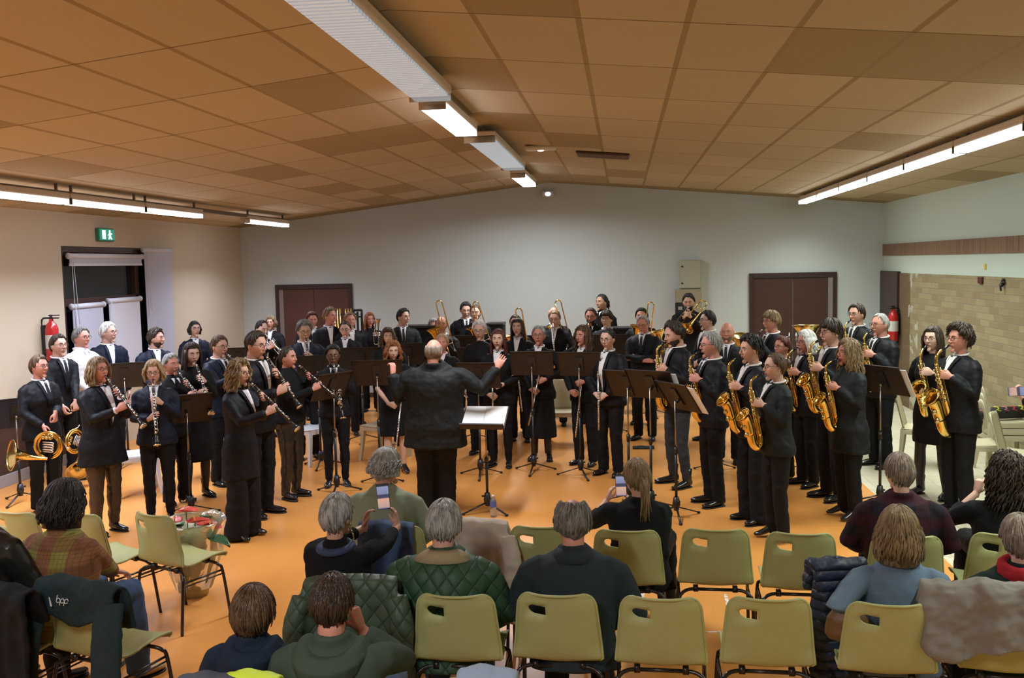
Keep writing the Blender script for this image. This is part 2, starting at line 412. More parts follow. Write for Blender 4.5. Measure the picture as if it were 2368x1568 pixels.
# ---------------------------------------------------------------- ceiling fittings
def fittings():
    white = mat('fitting_white', (.62, .56, .48), .5); glow = mat('lit_tube', (1,1,1), .5, emis=((.90, .90, 1.0), 9)); glow2 = mat('lit_tube_pale', (1,1,1), .5, emis=((.88, .95, 1.0), 9))
    lv = NG('louvre_painted_glow', .25, .5); s = lv.sep(); lv.b.inputs['Emission Color'].default_value = (.50, .78, 1, 1); lv.b.inputs['Emission Strength'].default_value = .30  # pale blue emission painted in for light the unlit louvres would reflect
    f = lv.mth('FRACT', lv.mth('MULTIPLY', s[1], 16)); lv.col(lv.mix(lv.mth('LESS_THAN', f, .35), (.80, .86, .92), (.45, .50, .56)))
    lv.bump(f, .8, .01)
    chrome = mat('chrome', (.75, .75, .75), .15, 1)
    tray = mat('cable_tray', (.16, .14, .12), .5)
    def fit(x, y0, y1, drop, lit, lab, cat, group, w=.11, gl=glow, slope=0):
        zc = ceil_z(x); o = empty('fluorescent_lamp', (x, (y0+y1)/2, zc-drop), 0, lab, cat, group); h = (y1-y0)/2
        b = MB(); b.box(-w, -h, 0, w, h, .07); b.build('lamp_housing', white, o, smooth=False, bev=.015)
        for yy in (-h+.12, h-.12): MB().box(-.012, yy-.012, .07, .012, yy+.012, drop).build('lamp_bracket', tray, o, smooth=False)
        if lit:
            MB().box(-w*.92, -h+.02, -.045, w*.92, h-.02, 0).build('lamp_tube', gl, o, smooth=False, bev=.012)
        else:
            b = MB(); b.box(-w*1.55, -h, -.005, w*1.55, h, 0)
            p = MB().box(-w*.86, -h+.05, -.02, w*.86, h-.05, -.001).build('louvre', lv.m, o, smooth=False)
        for yy in (-h+.01, h-.01):
            MB().box(-w*.96, yy-.01, -.05, w*.96, yy+.01, .02).build('end_clip', chrome, o, smooth=False)
        return o
    for i, (x, a, c) in enumerate(RIDGE_LIT[:2]): fit(x, a, c, .14, 1, ('bright short ridge lamp between the two louvred fittings', 'small bright ridge lamp nearest the back wall')[i], 'lamp', 'lamps along the ceiling ridge', .115)
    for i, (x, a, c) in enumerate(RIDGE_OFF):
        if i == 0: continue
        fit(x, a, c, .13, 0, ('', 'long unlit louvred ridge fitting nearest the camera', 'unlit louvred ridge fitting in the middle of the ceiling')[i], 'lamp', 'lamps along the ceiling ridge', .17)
    for i, (x, a, c) in enumerate(RIGHT_ROW[:7]): fit(x, a, c, .11, 1, 'lit tube in the right row, '+('at its far end by the back wall', 'second from the far end', 'third from the far end', 'fourth from the far end', 'fifth from the far end', 'sixth, nearest the right picture edge', 'nearest the camera')[i], 'lamp', 'lit tubes along the right slope', .08, glow2)
    for i, (x, a, c) in enumerate(LEFT_ROW[:4]): fit(x, a, c, .16, 1, 'lit tube in the left row, '+('alone at its far end', 'first after the gap', 'third from the back wall', 'nearest the left picture edge')[i], 'lamp', 'lit tubes along the left slope', .08, glow)
    # the tray that carries the left row
    x = -5.86; zc = ceil_z(x)-.1
    o = MB().box(x-.035, 3, -.02+zc, x+.035, 16.3, zc+.03).build('cable_tray', tray, smooth=False); tag(o, 'long grey metal rail carrying the left row of tubes', 'rail')
    # emergency light, sensor, air grille, exit sign
    o = empty('emergency_light', (-1.33, WY-.03, 3.70), 0, 'small glowing emergency light high on the back wall under the ridge', 'light')
    MB().box(-.12, -.03, -.06, .12, .03, .06).build('housing', mat('grey_plastic', (.5,.5,.5), .4), o, smooth=False, bev=.02)
    MB().ell((0,-.035,0), (.05,.02,.035)).build('lens', mat('lens_glow', (1,1,1), .2, emis=((.85,.85,1), 3.5)), o)
    x, y = -.98, 11.76
    o = empty('smoke_detector', (x, y, ceil_z(x)), 0, 'flat white emergency fitting on the ceiling right of the ridge lamps', 'light')
    MB().box(-.19, -.09, -.05, .19, .09, .005).build('housing', white, o, smooth=False, bev=.02)
    MB().ell((0,0,-.05), (.04,.03,.015)).build('lens', MATS['lens_glow'], o)
    x, y = -.23, 12.22
    o = empty('air_grille', (x, y, ceil_z(x)-.005), 0, 'dark brown rectangular air grille set in the ceiling', 'grille'); o.rotation_euler = (0, -math.atan((RZ-RGZ)/(RX-RGX)), 0)
    o.rotation_euler = (0, math.atan(-(RZ-RGZ)/(RX-RGX)), 0)
    MB().box(-.33, -.24, -.02, .33, .24, -.002).build('backing', mat('grille_dark', (.05,.022,.01), .6), o, smooth=False)
    b = MB()
    for i in range(9): b.box(-.31, -.2+.05*i-.006, -.03, .31, -.2+.05*i+.012, -.02)
    b.build('slats', mat('grille_brown', (.16,.08,.03), .5), o, smooth=False)
    o = empty('exit_sign', (LX+.03, 12.57, 2.98), 0, 'small green exit sign with white pictograms above the left window', 'sign')
    MB().box(-.03, -.2, -.09, .03, .2, .09).build('housing', mat('green_case', (.03,.22,.15), .4), o, smooth=False, bev=.01)
    MB().box(.03, -.185, -.075, .036, .185, .075).build('sign_panel', mat('green_panel', (.01,.25,.16), .4, emis=((.02,.28,.18), .6)), o, smooth=False)
    p = mat('sign_white', (1,1,1), .4, emis=((.8,1,.95), 1.6))
    MB().box(.037, -.13, -.06, .04, -.05, .06).build('door_pictogram', p, o, smooth=False); b = MB(); b.ell((.04, .06, .045), (.003,.02,.02)); b.tube([(.04,.06,.025),(.04,.06,-.01)], (.016), 6).tube([(.04,.06,-.01),(.04,.10,-.06)], .009, 6).tube([(.04,.06,-.01),(.04,.03,-.06)], .009, 6).tube([(.04,.02,-.005),(.04,.06,.02),(.04,.11,.01)], .007, 6)
    b.build('runner_pictogram', p, o)
    # meter cabinets on the back wall
    gp = mat('cabinet_green', (.40,.42,.33), .5); gd = mat('cabinet_tan', (.33,.30,.20), .6); bk = mat('black_plastic', (.02,.02,.022), .4)
    o = empty('cabinet', (1.2, WY, 2.2), 0, 'upper pale green metal cabinet on the back wall', 'cabinet', 'electric cabinets on the back wall')
    MB().box(-.19, -.14, -.255, .19, 0, .255).build('cabinet_body', gp, o, smooth=False, bev=.008)
    d = MB().box(-.175, -.15, -.24, .175, -.14, .24).build('cabinet_door', gp, o, smooth=False, bev=.004)
    for z in (.14, -.16): MB().tube([(-.15,-.15,z),(-.15,-.165,z)], .016, 10).build('lock', bk, d)
    o = empty('cabinet', (1.16, WY, 1.72), 0, 'lower tan wooden cabinet on the back wall behind the raised trombone', 'cabinet', 'electric cabinets on the back wall')
    MB().box(-.23, -.15, -.22, .23, 0, .215).build('cabinet_body', gd, o, smooth=False, bev=.006)
    MB().box(-.22, -.16, -.21, .22, -.15, .205).build('cabinet_door', gd, o, smooth=False, bev=.003)
    o = empty('electric_meter', (1.0, WY-.15, 1.58), 0, 'small black meter box in front of the tan wall cabinet', 'meter')
    MB().box(-.08, -.08, -.12, .08, 0, .12).build('meter_case', bk, o, smooth=False, bev=.01)
    MB().box(-.03, -.085, -.01, .045, -.08, .05).build('display', mat('meter_grey', (.3,.32,.34), .4), o, smooth=False)
    # extinguishers
    rd = mat('red_paint', (.45,.012,.015), .3, coat=.4); rub = mat('black_rubber', (.015,.015,.016), .5)
    def ext(loc, rz, lab):
        o = empty('fire_extinguisher', loc, rz, lab, 'fire extinguisher')
        MB().lathe([(.001,0),(.07,.005),(.078,.03),(.078,.40),(.06,.46),(.03,.49),(.022,.53),(.001,.53)], 20).build('cylinder', rd, o)
        MB().box(-.015,-.10,.53,.015,.03,.545).box(-.012,-.11,.565,.012,.03,.578).tube([(0,0,.52),(0,0,.58)], .018, 10).build('valve', rub, o)
        MB().tube(spline([(0,.02,.54),(0,.12,.52),(0,.13,.35),(0,.10,.12)], 6), .011, 8).tube([(0,.10,.14),(0,.10,.02)], (.016), 8).build('hose', rub, o)
        MB().lathe([(.0795,.16),(.0795,.33)], 20).build('label_band', mat('label_white', (.6,.6,.58), .5), o)
        MB().box(-.03,.075,.1,.03,.12,.45).build('bracket', rub, o, smooth=False)
    p = atx(118, 765, LX+.12); ext((LX+.13, p.y, 1.37), R(90), 'red fire extinguisher with black hose on the cream left wall')
    ext((RX-.14, 16.25, 1.05), R(-60), 'tall red fire extinguisher on the brick wall beside the dark door')
    # marks on the brick wall
    o = MB().box(RX-.045, 13.0, 2.02, RX-.02, 13.14, 2.1).build('wall_box', mat('dark_red', (.10,.02,.02), .5), smooth=False); p = atx(2268, 648, RX-.03); o.location = (0, p.y-13.07, p.z-2.06); tag(o, 'small square dark red box high on the brick wall', 'box')
    p = atx(2320, 655, RX-.04); o = MB().tube(spline([(0,0,.05),(0,.02,.0),(-.03,0,-.04),(-.02,.01,-.09)],4), [.02]*4+[.025]*4+[.012]*5, 8).tube([(0,-.04,.01),(0,.05,.02)], .012, 6).build('coat_hook', bk); o.location = p; tag(o, 'black iron hook on the brick wall near the ceiling side', 'hook')
    p = atx(2278, 617, RX-.005); o = MB().box(-.004,-.03,-.035,0,.03,.035).build('sticker', mat('yellow_paint', (.65,.5,.02), .5), smooth=False); o.location = p; tag(o, 'tiny yellow sticker on the white wall above the bricks', 'sticker')
fittings()
# ================================================================ people
SKIN = {'l': ((.62,.36,.27),), 'p': ((.66,.42,.33),), 'r': ((.60,.28,.21),), 'b': ((.20,.10,.06),), 't': ((.52,.30,.20),)}
def skin(k): return mat('skin_'+{'l':'light','p':'pale','r':'ruddy','b':'brown','t':'tan'}[k], SKIN[k][0], .5, spec=.35, var=(tuple(c*.86 for c in SKIN[k][0]), 14, .35, .7))
HAIRC = {'black':((.012,.011,.012),(.03,.027,.026)), 'dark':((.022,.014,.010),(.055,.035,.022)), 'brown':((.06,.032,.016),(.13,.075,.038)), 'red':((.20,.065,.02),(.36,.14,.05)),
 'auburn':((.07,.018,.012),(.13,.04,.022)), 'blond':((.27,.18,.085),(.50,.37,.20)), 'dblond':((.15,.10,.05),(.30,.21,.11)), 'grey':((.22,.22,.21),(.42,.42,.40)), 'white':((.50,.50,.48),(.78,.78,.75)), 'silver':((.20,.21,.205),(.50,.51,.49)), 'sgrey':((.10,.095,.085),(.24,.23,.21)), 'taupe':((.16,.12,.09),(.30,.24,.19))}
def hairm(k): return mat('hair_'+k, HAIRC[k][0], .42, spec=.4, var=(HAIRC[k][1], 40, .35, .65, (1,1,.25)), bump=(120, .4, (1,1,.2)))
def cloth(name, c, rough=.75, fold=.35, sc=7): return mat(name, c, rough, spec=.18, bump=(sc, fold))
BLK = (.008,.0083,.010); NAVY = (.009,.013,.026); CHAR = (.012,.0145,.0155)
cloth('black_cloth', BLK); cloth('black_suit', (.0075,.008,.011), .6); cloth('navy_suit', NAVY, .6); cloth('grey_suit', CHAR, .65); cloth('black_knit', (.008,.008,.009), .9)
cloth('white_shirt', (.72,.72,.74), .7, .5, 9); mat('black_leather', (.012,.011,.011), .32, spec=.6, bump=(9,.4)); mat('shoe_leather', (.010,.010,.011), .22, spec=.6)
mat('black_tights', (.018,.013,.012), .5); mat('brown_leather', (.035,.022,.016), .4, spec=.5, bump=(9,.4)); mat('glasses_metal', (.05,.045,.045), .3, .6)
mat('eye_white', (.55,.52,.5), .3); mat('iris', (.02,.012,.01), .2); mat('lip', (.38,.12,.10), .45); mat('sole_rubber', (.012,.012,.012), .7)
cloth('grey_trousers', (.03,.035,.042), .7); cloth('tie_cloth', (.012,.014,.018), .5)

def ik(S, T, l1, l2, hint):
    d = T-S; L_ = d.length; mx = (l1+l2)*.995
    if L_ > mx: T = S + d*(mx/L_); d = T-S; L_ = mx
    L_ = max(L_, abs(l1-l2)+.01)
    a = (l1*l1-l2*l2+L_*L_)/(2*L_); h = math.sqrt(max(l1*l1-a*a, 0)); u = d.normalized()
    q = V(hint); q = q-u*q.dot(u)
    q = q.normalized() if q.length > 1e-5 else u.orthogonal().normalized()
    return S+u*a+q*h, T
def hand(b, W, D, Nn, side, curl=.5, k=1.0, spread=.06, point=False):
    D = V(D).normalized(); Nn = V(Nn); Nn = (Nn-D*Nn.dot(D)).normalized(); T = D.cross(Nn)*(-side)
    P = lambda x, y, z: W + (T*x + D*y + Nn*z)*k
    b.tube([P(0,-.03,0), P(0,.0,0), P(.002,.035,.0), P(0,.07,.002), P(-.002,.095,.002)], [(.026*k,.02*k),(.027*k,.02*k),(.038*k,.018*k),(.041*k,.0155*k),(.034*k,.012*k)], 10, ref=T)
    for i, (x, L_) in enumerate(((.0325,.072),(.011,.08),(-.0115,.075),(-.033,.058))):
        c = curl*(1+.12*i) if not (point and i == 0) else .1
        p = P(x, .088, .001); pts = [P(x*.85,.06,0), p]; ang = 0; q = [.0, .088]
        sp = x*spread*10
        y, z = .088, .001
        for sgm, f in enumerate((.46,.30,.24)):
            ang += c*(.75, 1.05, .75)[sgm]; y += math.cos(ang)*L_*f; z += math.sin(ang)*L_*f; pts.append(P(x+sp*.1*(y-.088), y, z))
        b.tube(pts, [.0084*k,.0084*k,.0078*k,.0073*k,.0058*k], 7, ref=T, dome=True)
    t = [P(.022,.018,.004), P(.045,.045,.012+.012*curl), P(.052-.012*curl,.072,.02+.02*curl), P(.048-.02*curl,.095,.024+.026*curl)]
    b.tube(t, [.014*k,.0125*k,.0105*k,.0075*k], 7, dome=True)

def headpt(d, sx=1.0, fat=0.0):
    x, y, z = d.x*.0765, d.y*.097, d.z*.118
    if z < 0:
        t = -d.z; x *= 1-(.36-fat)*t**1.5; y *= (1-.40*t) if y > 0 else (1-.10*t)
    if d.y < 0: y = y*(1-.06*max(0, 1-abs(d.x)*1.5)); y = max(y, -.089)
    for s in (-1, 1):
        g = math.exp(-(((x-s*.031)/.016)**2+((z-.012)/.013)**2))
        if d.y < 0: y += .010*g
        g = math.exp(-(((x-s*.045)/.018)**2+((z+.02)/.02)**2))
        if d.y < 0: y -= .004*g
    if d.y < 0: y -= .006*math.exp(-((z-.036)/.012)**2)*max(0, 1-abs(x)/.06)
    return V((x, y, z))*sx

def hairline(a, st):                                  # a: degrees from the face (0) to the nape (180)
    bang = {'bangs': 66, 'bald': 0, 'high': 34, 'bun': 42, 'short': 45}.get(st, 50)
    if a < 40: return bang
    sd_ = 80 if st in ('short', 'high', 'bun') else 88
    if a < 75: return bang + (sd_-bang)*(a-40)/35
    if a < 110: return sd_+(a-75)/35*(34 if st in ('bob','long','curlylong') else 24)
    return (122 if st in ('bob','long','curlylong') else 112) + (a-110)/70*20
def make_hair(parent, Mh, style, color, hs, near=False, length=.3, vol=1.0, seed=0):
    rnd = random.Random(seed); b = MB(); st = style
    base = {'short':'short','crop':'high','bald':'bald','fringe':'fringe','bob':'bob','long':'long','curly':'short','curlylong':'curlylong','bun':'bun','tail':'bun','mop':'bangs','bangs':'bangs','quiff':'high','wavy':'long','half':'bald'}[style]
    thick = {'crop':.006,'fringe':.006,'bald':.004,'half':.008,'short':.013,'curly':.022,'bob':.018,'long':.014,'curlylong':.020,'bun':.010,'tail':.010,'mop':.020,'bangs':.016,'quiff':.014,'wavy':.016}[style]*vol
    baldtop = style in ('fringe', 'half')
    def fn(d):
        a = abs(math.degrees(math.atan2(d.x, -d.y))); th = math.degrees(math.acos(max(-1, min(1, d.z))))
        p = headpt(d)
        lim = hairline(a, base)
        on = th < lim
        if baldtop: on = (a > (70 if style == 'fringe' else 60)) and (th > (58 if style == 'fringe' else 38)) and th < 126
        if style == 'bald': on = False
        if on:
            n_ = noise.noise(V((d.x*3+seed, d.y*3, d.z*3)))*.35 + noise.noise(V((d.x*9, d.y*9+seed, d.z*5)))*.2
            e = min(1, (lim-th)/14.0+.25)
            q = p + d*(thick*(1+n_)*e)
            pass
            return q*hs
        return p*.82*hs
    b.ell((0,0,0), 1, 40 if near else 26, 30 if near else 18, fn=fn)
    nl = {'bald':0,'crop':110,'fringe':70,'half':90}.get(style, 120)
    if near: nl = int(nl*3.2)
    wav = {'curly':.011,'curlylong':.016,'wavy':.013}.get(style, .003)*vol
    longs = style in ('long','curlylong','wavy','bob')
    lw = .0062 if not near else .0042
    for i in range(nl):
        az = rnd.uniform(-180, 180); a = abs(az); lim = hairline(a, base)+rnd.uniform(-6, 5)
        if longs and a < 46: lim -= 9
        if longs and a > 52: lim = min(lim, rnd.uniform(66, 96))
        t0 = rnd.uniform(4, 34) if not baldtop else (58 if style == 'fringe' else 38)
        if baldtop and a < (70 if style == 'fringe' else 62): continue
        if style in ('bun', 'tail') and a < 75: continue
        if base == 'short' and a < 60: lim -= 7
        if lim < t0+10: continue
        if not longs and not baldtop: t0 = rnd.uniform(4, max(6, lim-42))
        span = lim-t0 if longs else min(lim-t0, rnd.uniform(35, 70))
        pts = []; m = 5; ph = rnd.uniform(0, 6.3); lift = rnd.uniform(.2, 1.25); tw = rnd.uniform(-14, 14)
        for s in range(m+1):
            f = s/m; th = R(t0+span*f); aa = R(az+tw*f)
            d = V((math.sin(aa)*math.sin(th), -math.cos(aa)*math.sin(th), math.cos(th)))
            p = headpt(d)+d*(thick*(.55+.5*lift)+.001)
            if style == 'quiff' and a < 60: p += V((0,-.004,.012*(1-f)))
            if wav > .004: p += V((math.sin(ph+f*9), math.cos(ph+f*8), math.sin(ph*2+f*7)))*wav*.6
            pts.append(p*hs)
        rad = [lw*(.6+.6*math.sin(math.pi*min(1, .15+s/m*.85))) for s in range(m+1)]
        if longs and a > (52 if style != 'bob' else 58):
            p = pts[-1].copy(); L_ = length*rnd.uniform(.8, 1.0)
            if a < 90: p.x = math.copysign(max(abs(p.x), .074*hs), p.x)
            m2 = 6; top = p.copy()
            for s in range(1, m2+1):
                f = s/m2
                q = V((p.x*(1+.16*f), p.y+(.012*f if a > 90 else .02*f), top.z-L_*f))
                q += V((math.sin(ph+f*10), math.cos(ph+f*9), 0))*wav
                if a > 120 and q.z < -.12: q.y = max(q.y, .075)
                if style == 'bob': q.x *= 1+.10*math.sin(math.pi*f); q.y *= 1+.10*math.sin(math.pi*f)
                pts.append(q); rad.append(lw*1.5*(1-.35*f))
        b.tube(pts, rad, 5 if not near else 5, dome=False)
    if longs:                                         # body of the hanging hair
        g = []; zt = .055; zb = -.03-length*.93
        for s in range(7):
            f = s/6; z = zt+(zb-zt)*f; row = []
            for j in range(15):
                aa = R(62+(236)*j/14); e_ = (.86, .97, 1.0)[min(s, 2)]; rx = (.082+thick*.75-.004*f)*e_; ry = (.100+thick*.9-.016*f)*e_
                row.append(V((math.sin(aa)*rx*(1+.02*math.sin(j*2.3)), -math.cos(aa)*ry, z))*hs)
            g.append(row)
        b.sheet(g, .016)
    if style == 'bun': b.ell((0,0,0), 1, 14, 10, fn=lambda d: (V((0,.120,.022))+V((d.x*.042, d.y*.036, d.z*.042))*(1+.18*noise.noise(d*4)))*hs)
    if style == 'tail':
        for i in range(26 if not near else 70):
            ph = rnd.uniform(0, 6.3); r = rnd.uniform(0, .02); L_ = length*rnd.uniform(.7, 1.0)
            b.tube([V((math.cos(ph)*r*(1+f*.9)+.006*math.sin(ph+f*7), .095+.045*math.sin(min(1,f*2.2)*1.6)+math.sin(ph)*r, .03-L_*f+.02*math.sin(f*3)))*hs for f in (0,.15,.35,.6,.8,1)], [lw*.8,lw*1.3,lw*1.4,lw*1.3,lw,lw*.4], 5)
        b.ell(V((0,.105,.03))*hs, V((.02,.018,.02))*hs, 8, 6)
    return b.build('hair', hairm(color), parent, M=Mh)

# torso profile: z, half width, half depth, y offset
PM = [(.80,.178,.118,.005),(.88,.182,.124,.005),(.98,.168,.116,.0),(1.08,.160,.112,-.002),(1.18,.170,.118,-.004),(1.28,.184,.122,-.004),(1.36,.190,.112,.0),(1.415,.165,.098,.004),(1.455,.118,.080,.006),(1.482,.072,.066,.008)]
PF = [(.80,.186,.124,.008),(.88,.188,.128,.008),(.98,.164,.112,.0),(1.08,.146,.104,-.002),(1.18,.152,.116,-.012),(1.26,.162,.130,-.018),(1.34,.166,.112,-.006),(1.40,.148,.094,.004),(1.45,.104,.074,.006),(1.478,.062,.058,.008)]
def prof(P, z):
    if z <= P[0][0]: return P[0][1:]
    for a, c in zip(P, P[1:]):
        if z <= c[0]:
            t = (z-a[0])/(c[0]-a[0]); return tuple(a[i]+(c[i]-a[i])*t for i in (1,2,3))
    return P[-1][1:]
PEOPLE = {}
def person(hx, hy, fy=None, h=None, yaw=0, pose='down', sex='m', hair=('short','brown'), sk='l', top='black_suit', under='white_shirt', vee=1.16, tie=None,
           legs='trousers', lmat='black_cloth', shoes='shoe', girth=1.0, glasses=False, hem=.80, hyaw=0, hpitch=0, lean=0, label='', group=None, Y=None, near=False,
           arms=None, cuff=None, sleeve=1.0, vox=None, hlen=.3, hvol=1.0, aim=None, toe=12, stance=.10, beard=False, flare=None, legr=1.0, seed=None, name=None, tall=None, disp=None, seath=.53, collar=True, jsm=4, part='jacket', knee=None, mouth=True, sway=0, crew=None, hk=1.0):
    sd = seed if seed is not None else int(hx*7+hy); rnd = random.Random(sd)
    sit = pose.startswith('sit')
    # --- where the person stands
    if fy is not None: y0 = atz(hx, fy, 0).y
    elif Y is not None: y0 = Y
    else: y0 = atz(hx, hy, h).y
    top_pt = aty(hx, hy, y0)
    if sit: k = (1.0 if sex == 'm' else .96)*(tall or 1.0)
    else: k = (top_pt.z-.012)/1.75
    x0 = top_pt.x
    root = empty('person', (x0, y0, 0), R(yaw), label, 'person', group)
    dz = 0
    if sit: dz = (top_pt.z-.012) - 1.75*k             # lowers the upper body so that the head top meets the pixel
    hipz = .93*k + dz
    Ru = Matrix.Translation((0,0,hipz)) @ Matrix.Rotation(R(lean), 4, 'X') @ Matrix.Rotation(R(sway), 4, 'Y') @ Matrix.Translation((0,0,-hipz)) @ Matrix.Translation((0,0,dz)) @ Matrix.Scale(k, 4)
    # compensate head shift caused by the lean
    hd = Ru @ V((0,0,1.75)); 
    if not sit: dx = Matrix.Rotation(R(yaw), 3, 'Z') @ V((hd.x, hd.y, 0)); root.location.x -= dx.x; root.location.y -= dx.y
    else: dx = Matrix.Rotation(R(yaw), 3, 'Z') @ V((hd.x, hd.y, 0)); root.location.x -= dx.x; root.location.y -= dx.y
    rootM = Matrix.Translation(root.location) @ Matrix.Rotation(R(yaw), 4, 'Z'); inv = rootM.inverted()
    P = PM if sex == 'm' else PF; sw = .186 if sex == 'm' else .166
    hs = (1.06 if sex == 'm' else 1.03)*hk
    Hc = V((0,-.018,1.75-.118*hs-.004))
    Mh = Ru @ Matrix.Translation((0,.01,1.53)) @ Matrix.Rotation(R(hyaw), 4, 'Z') @ Matrix.Rotation(R(-hpitch if 0 else hpitch), 4, 'X') @ Matrix.Translation((0,-.01,-1.53)) @ Matrix.Translation(Hc)
    # keep hair top at the right height despite pitch
    mouthL = Mh @ V((0,-.098,-.048)) * 1.0
    skm = skin(sk)
    # --- arms
    Sh = {s: Ru @ V((s*sw*(1+(girth-1)*.5), .008, 1.405)) for s in (-1, 1)}
    l1, l2 = .285*k, .255*k
    tg = {}
    f = lambda x, y, z: Ru @ V((x, y, z))
    dn = V((0,0,-1))
    mL = mouthL
    if aim is None: aim = (0,-.70,-.72)
    A = V(aim).normalized()
    bp = pose.split('_')[-1] if sit else pose
    if bp in ('down',):
        for s in (-1, 1): tg[s] = (V((s*.235*k*girth, -.03*k, .80*k+dz)), V((0,-.12,-1)), V((-s,0,0)), .45, V((s*.3,.6,0)))
    elif bp == 'clasp':
        for s in (-1, 1): tg[s] = (f(s*.075,-.19-.04*(girth-1),.99), V((-s*.8,-.25,-.35)), V((0,1,-.15)), .6, V((s*1,.35,0)))
    elif bp == 'hold':                                 # both hands in front of the waist on an upright instrument
        tg[1] = (f(.10,-.20,1.08), V((-.85,-.3,-.25)), V((-.2,1,-.2)), .9, V((1,.3,0)))
        tg[-1] = (f(-.09,-.19,.95), V((.85,-.3,-.35)), V((.2,1,-.2)), .9, V((-1,.3,0)))
    elif bp == 'clarinet':
        for s, t in ((1,.23),(-1,.40)):
            q = mL + A*(t*k); Wp = q + V((s*.065,.05,-.05))*k; tg[s] = (Wp, (q-Wp)+V((-s*.01,-.03,.012)), V((-s*.9,.55,-.1)), .62, V((s*.55,.25,-1)))
    elif bp == 'sax':
        for s, q in ((1, mL+V((.0,-.13,-.25))*k),(-1, mL+V((0,-.09,-.44))*k)):
            Wp = q + V((s*.085,.07,-.03))*k; tg[s] = (Wp, (q-Wp)+V((0,-.03,.0)), V((-s*.9,.6,0)), .65, V((s*.6,.35,-1)))
    elif bp == 'trumpet':
        for s, t in ((1,.20),(-1,.22)):
            q = mL + A*(t*k); Wp = q + V((s*.055,.06,-.07))*k; tg[s] = (Wp, (q-Wp), V((-s,.2,0)), .8, V((s*.8,.2,-1)))
    elif bp == 'fold':
        tg[1] = (f(-.06,-.20,1.16), V((-.95,.1,.05)), V((0,1,-.3)), .3, V((1,-.2,-.6)))
        tg[-1] = (f(.06,-.22,1.13), V((.95,.1,.1)), V((0,1,-.3)), .3, V((-1,-.2,-.6)))
    elif bp == 'lap':
        for s in (-1, 1): tg[s] = (V((s*.10*k,-.36*k,seath+.17)), V((-s*.5,-.7,-.2)), V((0,0,-1)), .4, V((s*.8,.5,-.4)))
    if arms:
        for s, a in arms.items():
            s = 1 if s == 'L' else -1
            w_, d_, n_, c_, hnt = a
            if len(w_) == 4 and w_[0] == 'px':          # wrist seen at that pixel, dy metres beyond the root
                wp = inv @ aty(w_[1], w_[2], y0+w_[3])
            else: wp = f(*w_)
            if len(d_) == 4: d_ = inv.to_3x3() @ V(d_[1:])
            if len(n_) == 4: n_ = inv.to_3x3() @ V(n_[1:])
            tg[s] = (wp, V(d_), V(n_), c_, V(hnt))
    jm = {}
    # --- body: head, neck, chest, arms, hands in one skin surface
    b = MB()
    b.ell((0,0,0), 1, 30, 24, M=Mh, fn=lambda d: headpt(d, hs, .10 if girth > 1.08 else 0))
    hp = lambda x, y, z: Mh @ (V((x, y, z))*hs)
    b.tube([hp(0,-.086,.028), hp(0,-.099,.004), hp(0,-.110,-.016), hp(0,-.104,-.024)], [.0055*k,.0075*k,.0105*k,.009*k], 8, dome=True)
    for s in (-1, 1):
        b.ell(hp(s*.010,-.098,-.021), .0072*k, 6, 5)
        b.ell((0,0,0), 1, 10, 8, M=Mh, fn=lambda d, s=s: V((s*.076, .006, -.004))*hs + V((d.x*.009+s*.004*abs(d.y), d.y*.019, d.z*.031))*hs)
    b.ell(hp(0,-.071,-.098), .021*k, 10, 8)
    b.ell((0,0,0), 1, 10, 6, M=Mh, fn=lambda d: V((d.x*.026, -.083+d.y*.011, -.050+d.z*.013))*hs)
    nr = (.058 if sex == 'm' else .048)*k
    b.tube([hp(0,.012,-.05), Ru @ V((0,.008,1.53)), Ru @ V((0,.014,1.47)), Ru @ V((0,.012,1.40))], [nr*1.02, nr, nr*1.0, nr*.9], 14, dome=True)
    b.tube([Ru @ V((0,p[3],p[0])) for p in P[4:9]], [(p[1]*.80*k, p[2]*.72*k) for p in P[4:9]], 16, ref=(1,0,0))
    hb = MB()
    for s in (-1, 1):
        Wp, D, Nn, c, hint = tg[s]; E_, Wp = ik(Sh[s], Wp, l1, l2, hint); jm[s] = (E_, Wp)
        b.tube([Sh[s]-V((s*.06*k,0,.05*k)), Sh[s]-V((s*.02*k,0,.035*k)), (Sh[s]+E_)/2, E_, E_+(Wp-E_)*.35, Wp], [.03*k,.03*k,.032*k,.032*k,.033*k,.0235*k], 10, dome=True)
        hand(b, Wp, D if not isinstance(D, tuple) else V(D), Nn, s, c, k*(1.0 if sex == 'm' else .93))
    hipz0 = hipz
    def leg_pts(s):
        if sit:
            kn = knee or (0, .46); hz = seath+.0
            hipp = V((s*.09*k, 0.02, hz+.05)); kp = V((s*(.13+.03*stance)*k, -.44*k, hz+.03)); an = V((s*.13*k, -.44*k-.03+kn[0], .09))
            return [hipp, kp, an]
        return [V((s*.088*k, .0, .90*k)), V((s*(.09+stance)/2*k+s*.004, -.025*k, .49*k)), V((s*stance*k, .015*k, .085*k))]
    if legs == 'bare':
        for s in (-1, 1):
            a, m_, e = leg_pts(s); b.tube([a, (a+m_)/2, m_, m_+(e-m_)*.3, m_+(e-m_)*.8, e], [.08*k,.07*k,.05*k,.052*k,.036*k,.034*k], 12, dome=True)
        b.ell((0,0,.95*k), (.12*k,.09*k,.12*k), 12, 8)
        b.tube([(0,0,.9*k), Ru @ V((0,0,1.2))], .09*k, 10)
        for s in (-1, 1):
            e = leg_pts(s)[2]; b.tube([e, e+V((s*.01,-.06,-.05))*k, e+V((s*.02,-.13,-.068))*k], [.034*k,.028*k,.02*k], 8, dome=True)
    vx = vox or (.0046 if near else .0052)
    b.build('body', skm, root, vox=vx, sm=2)
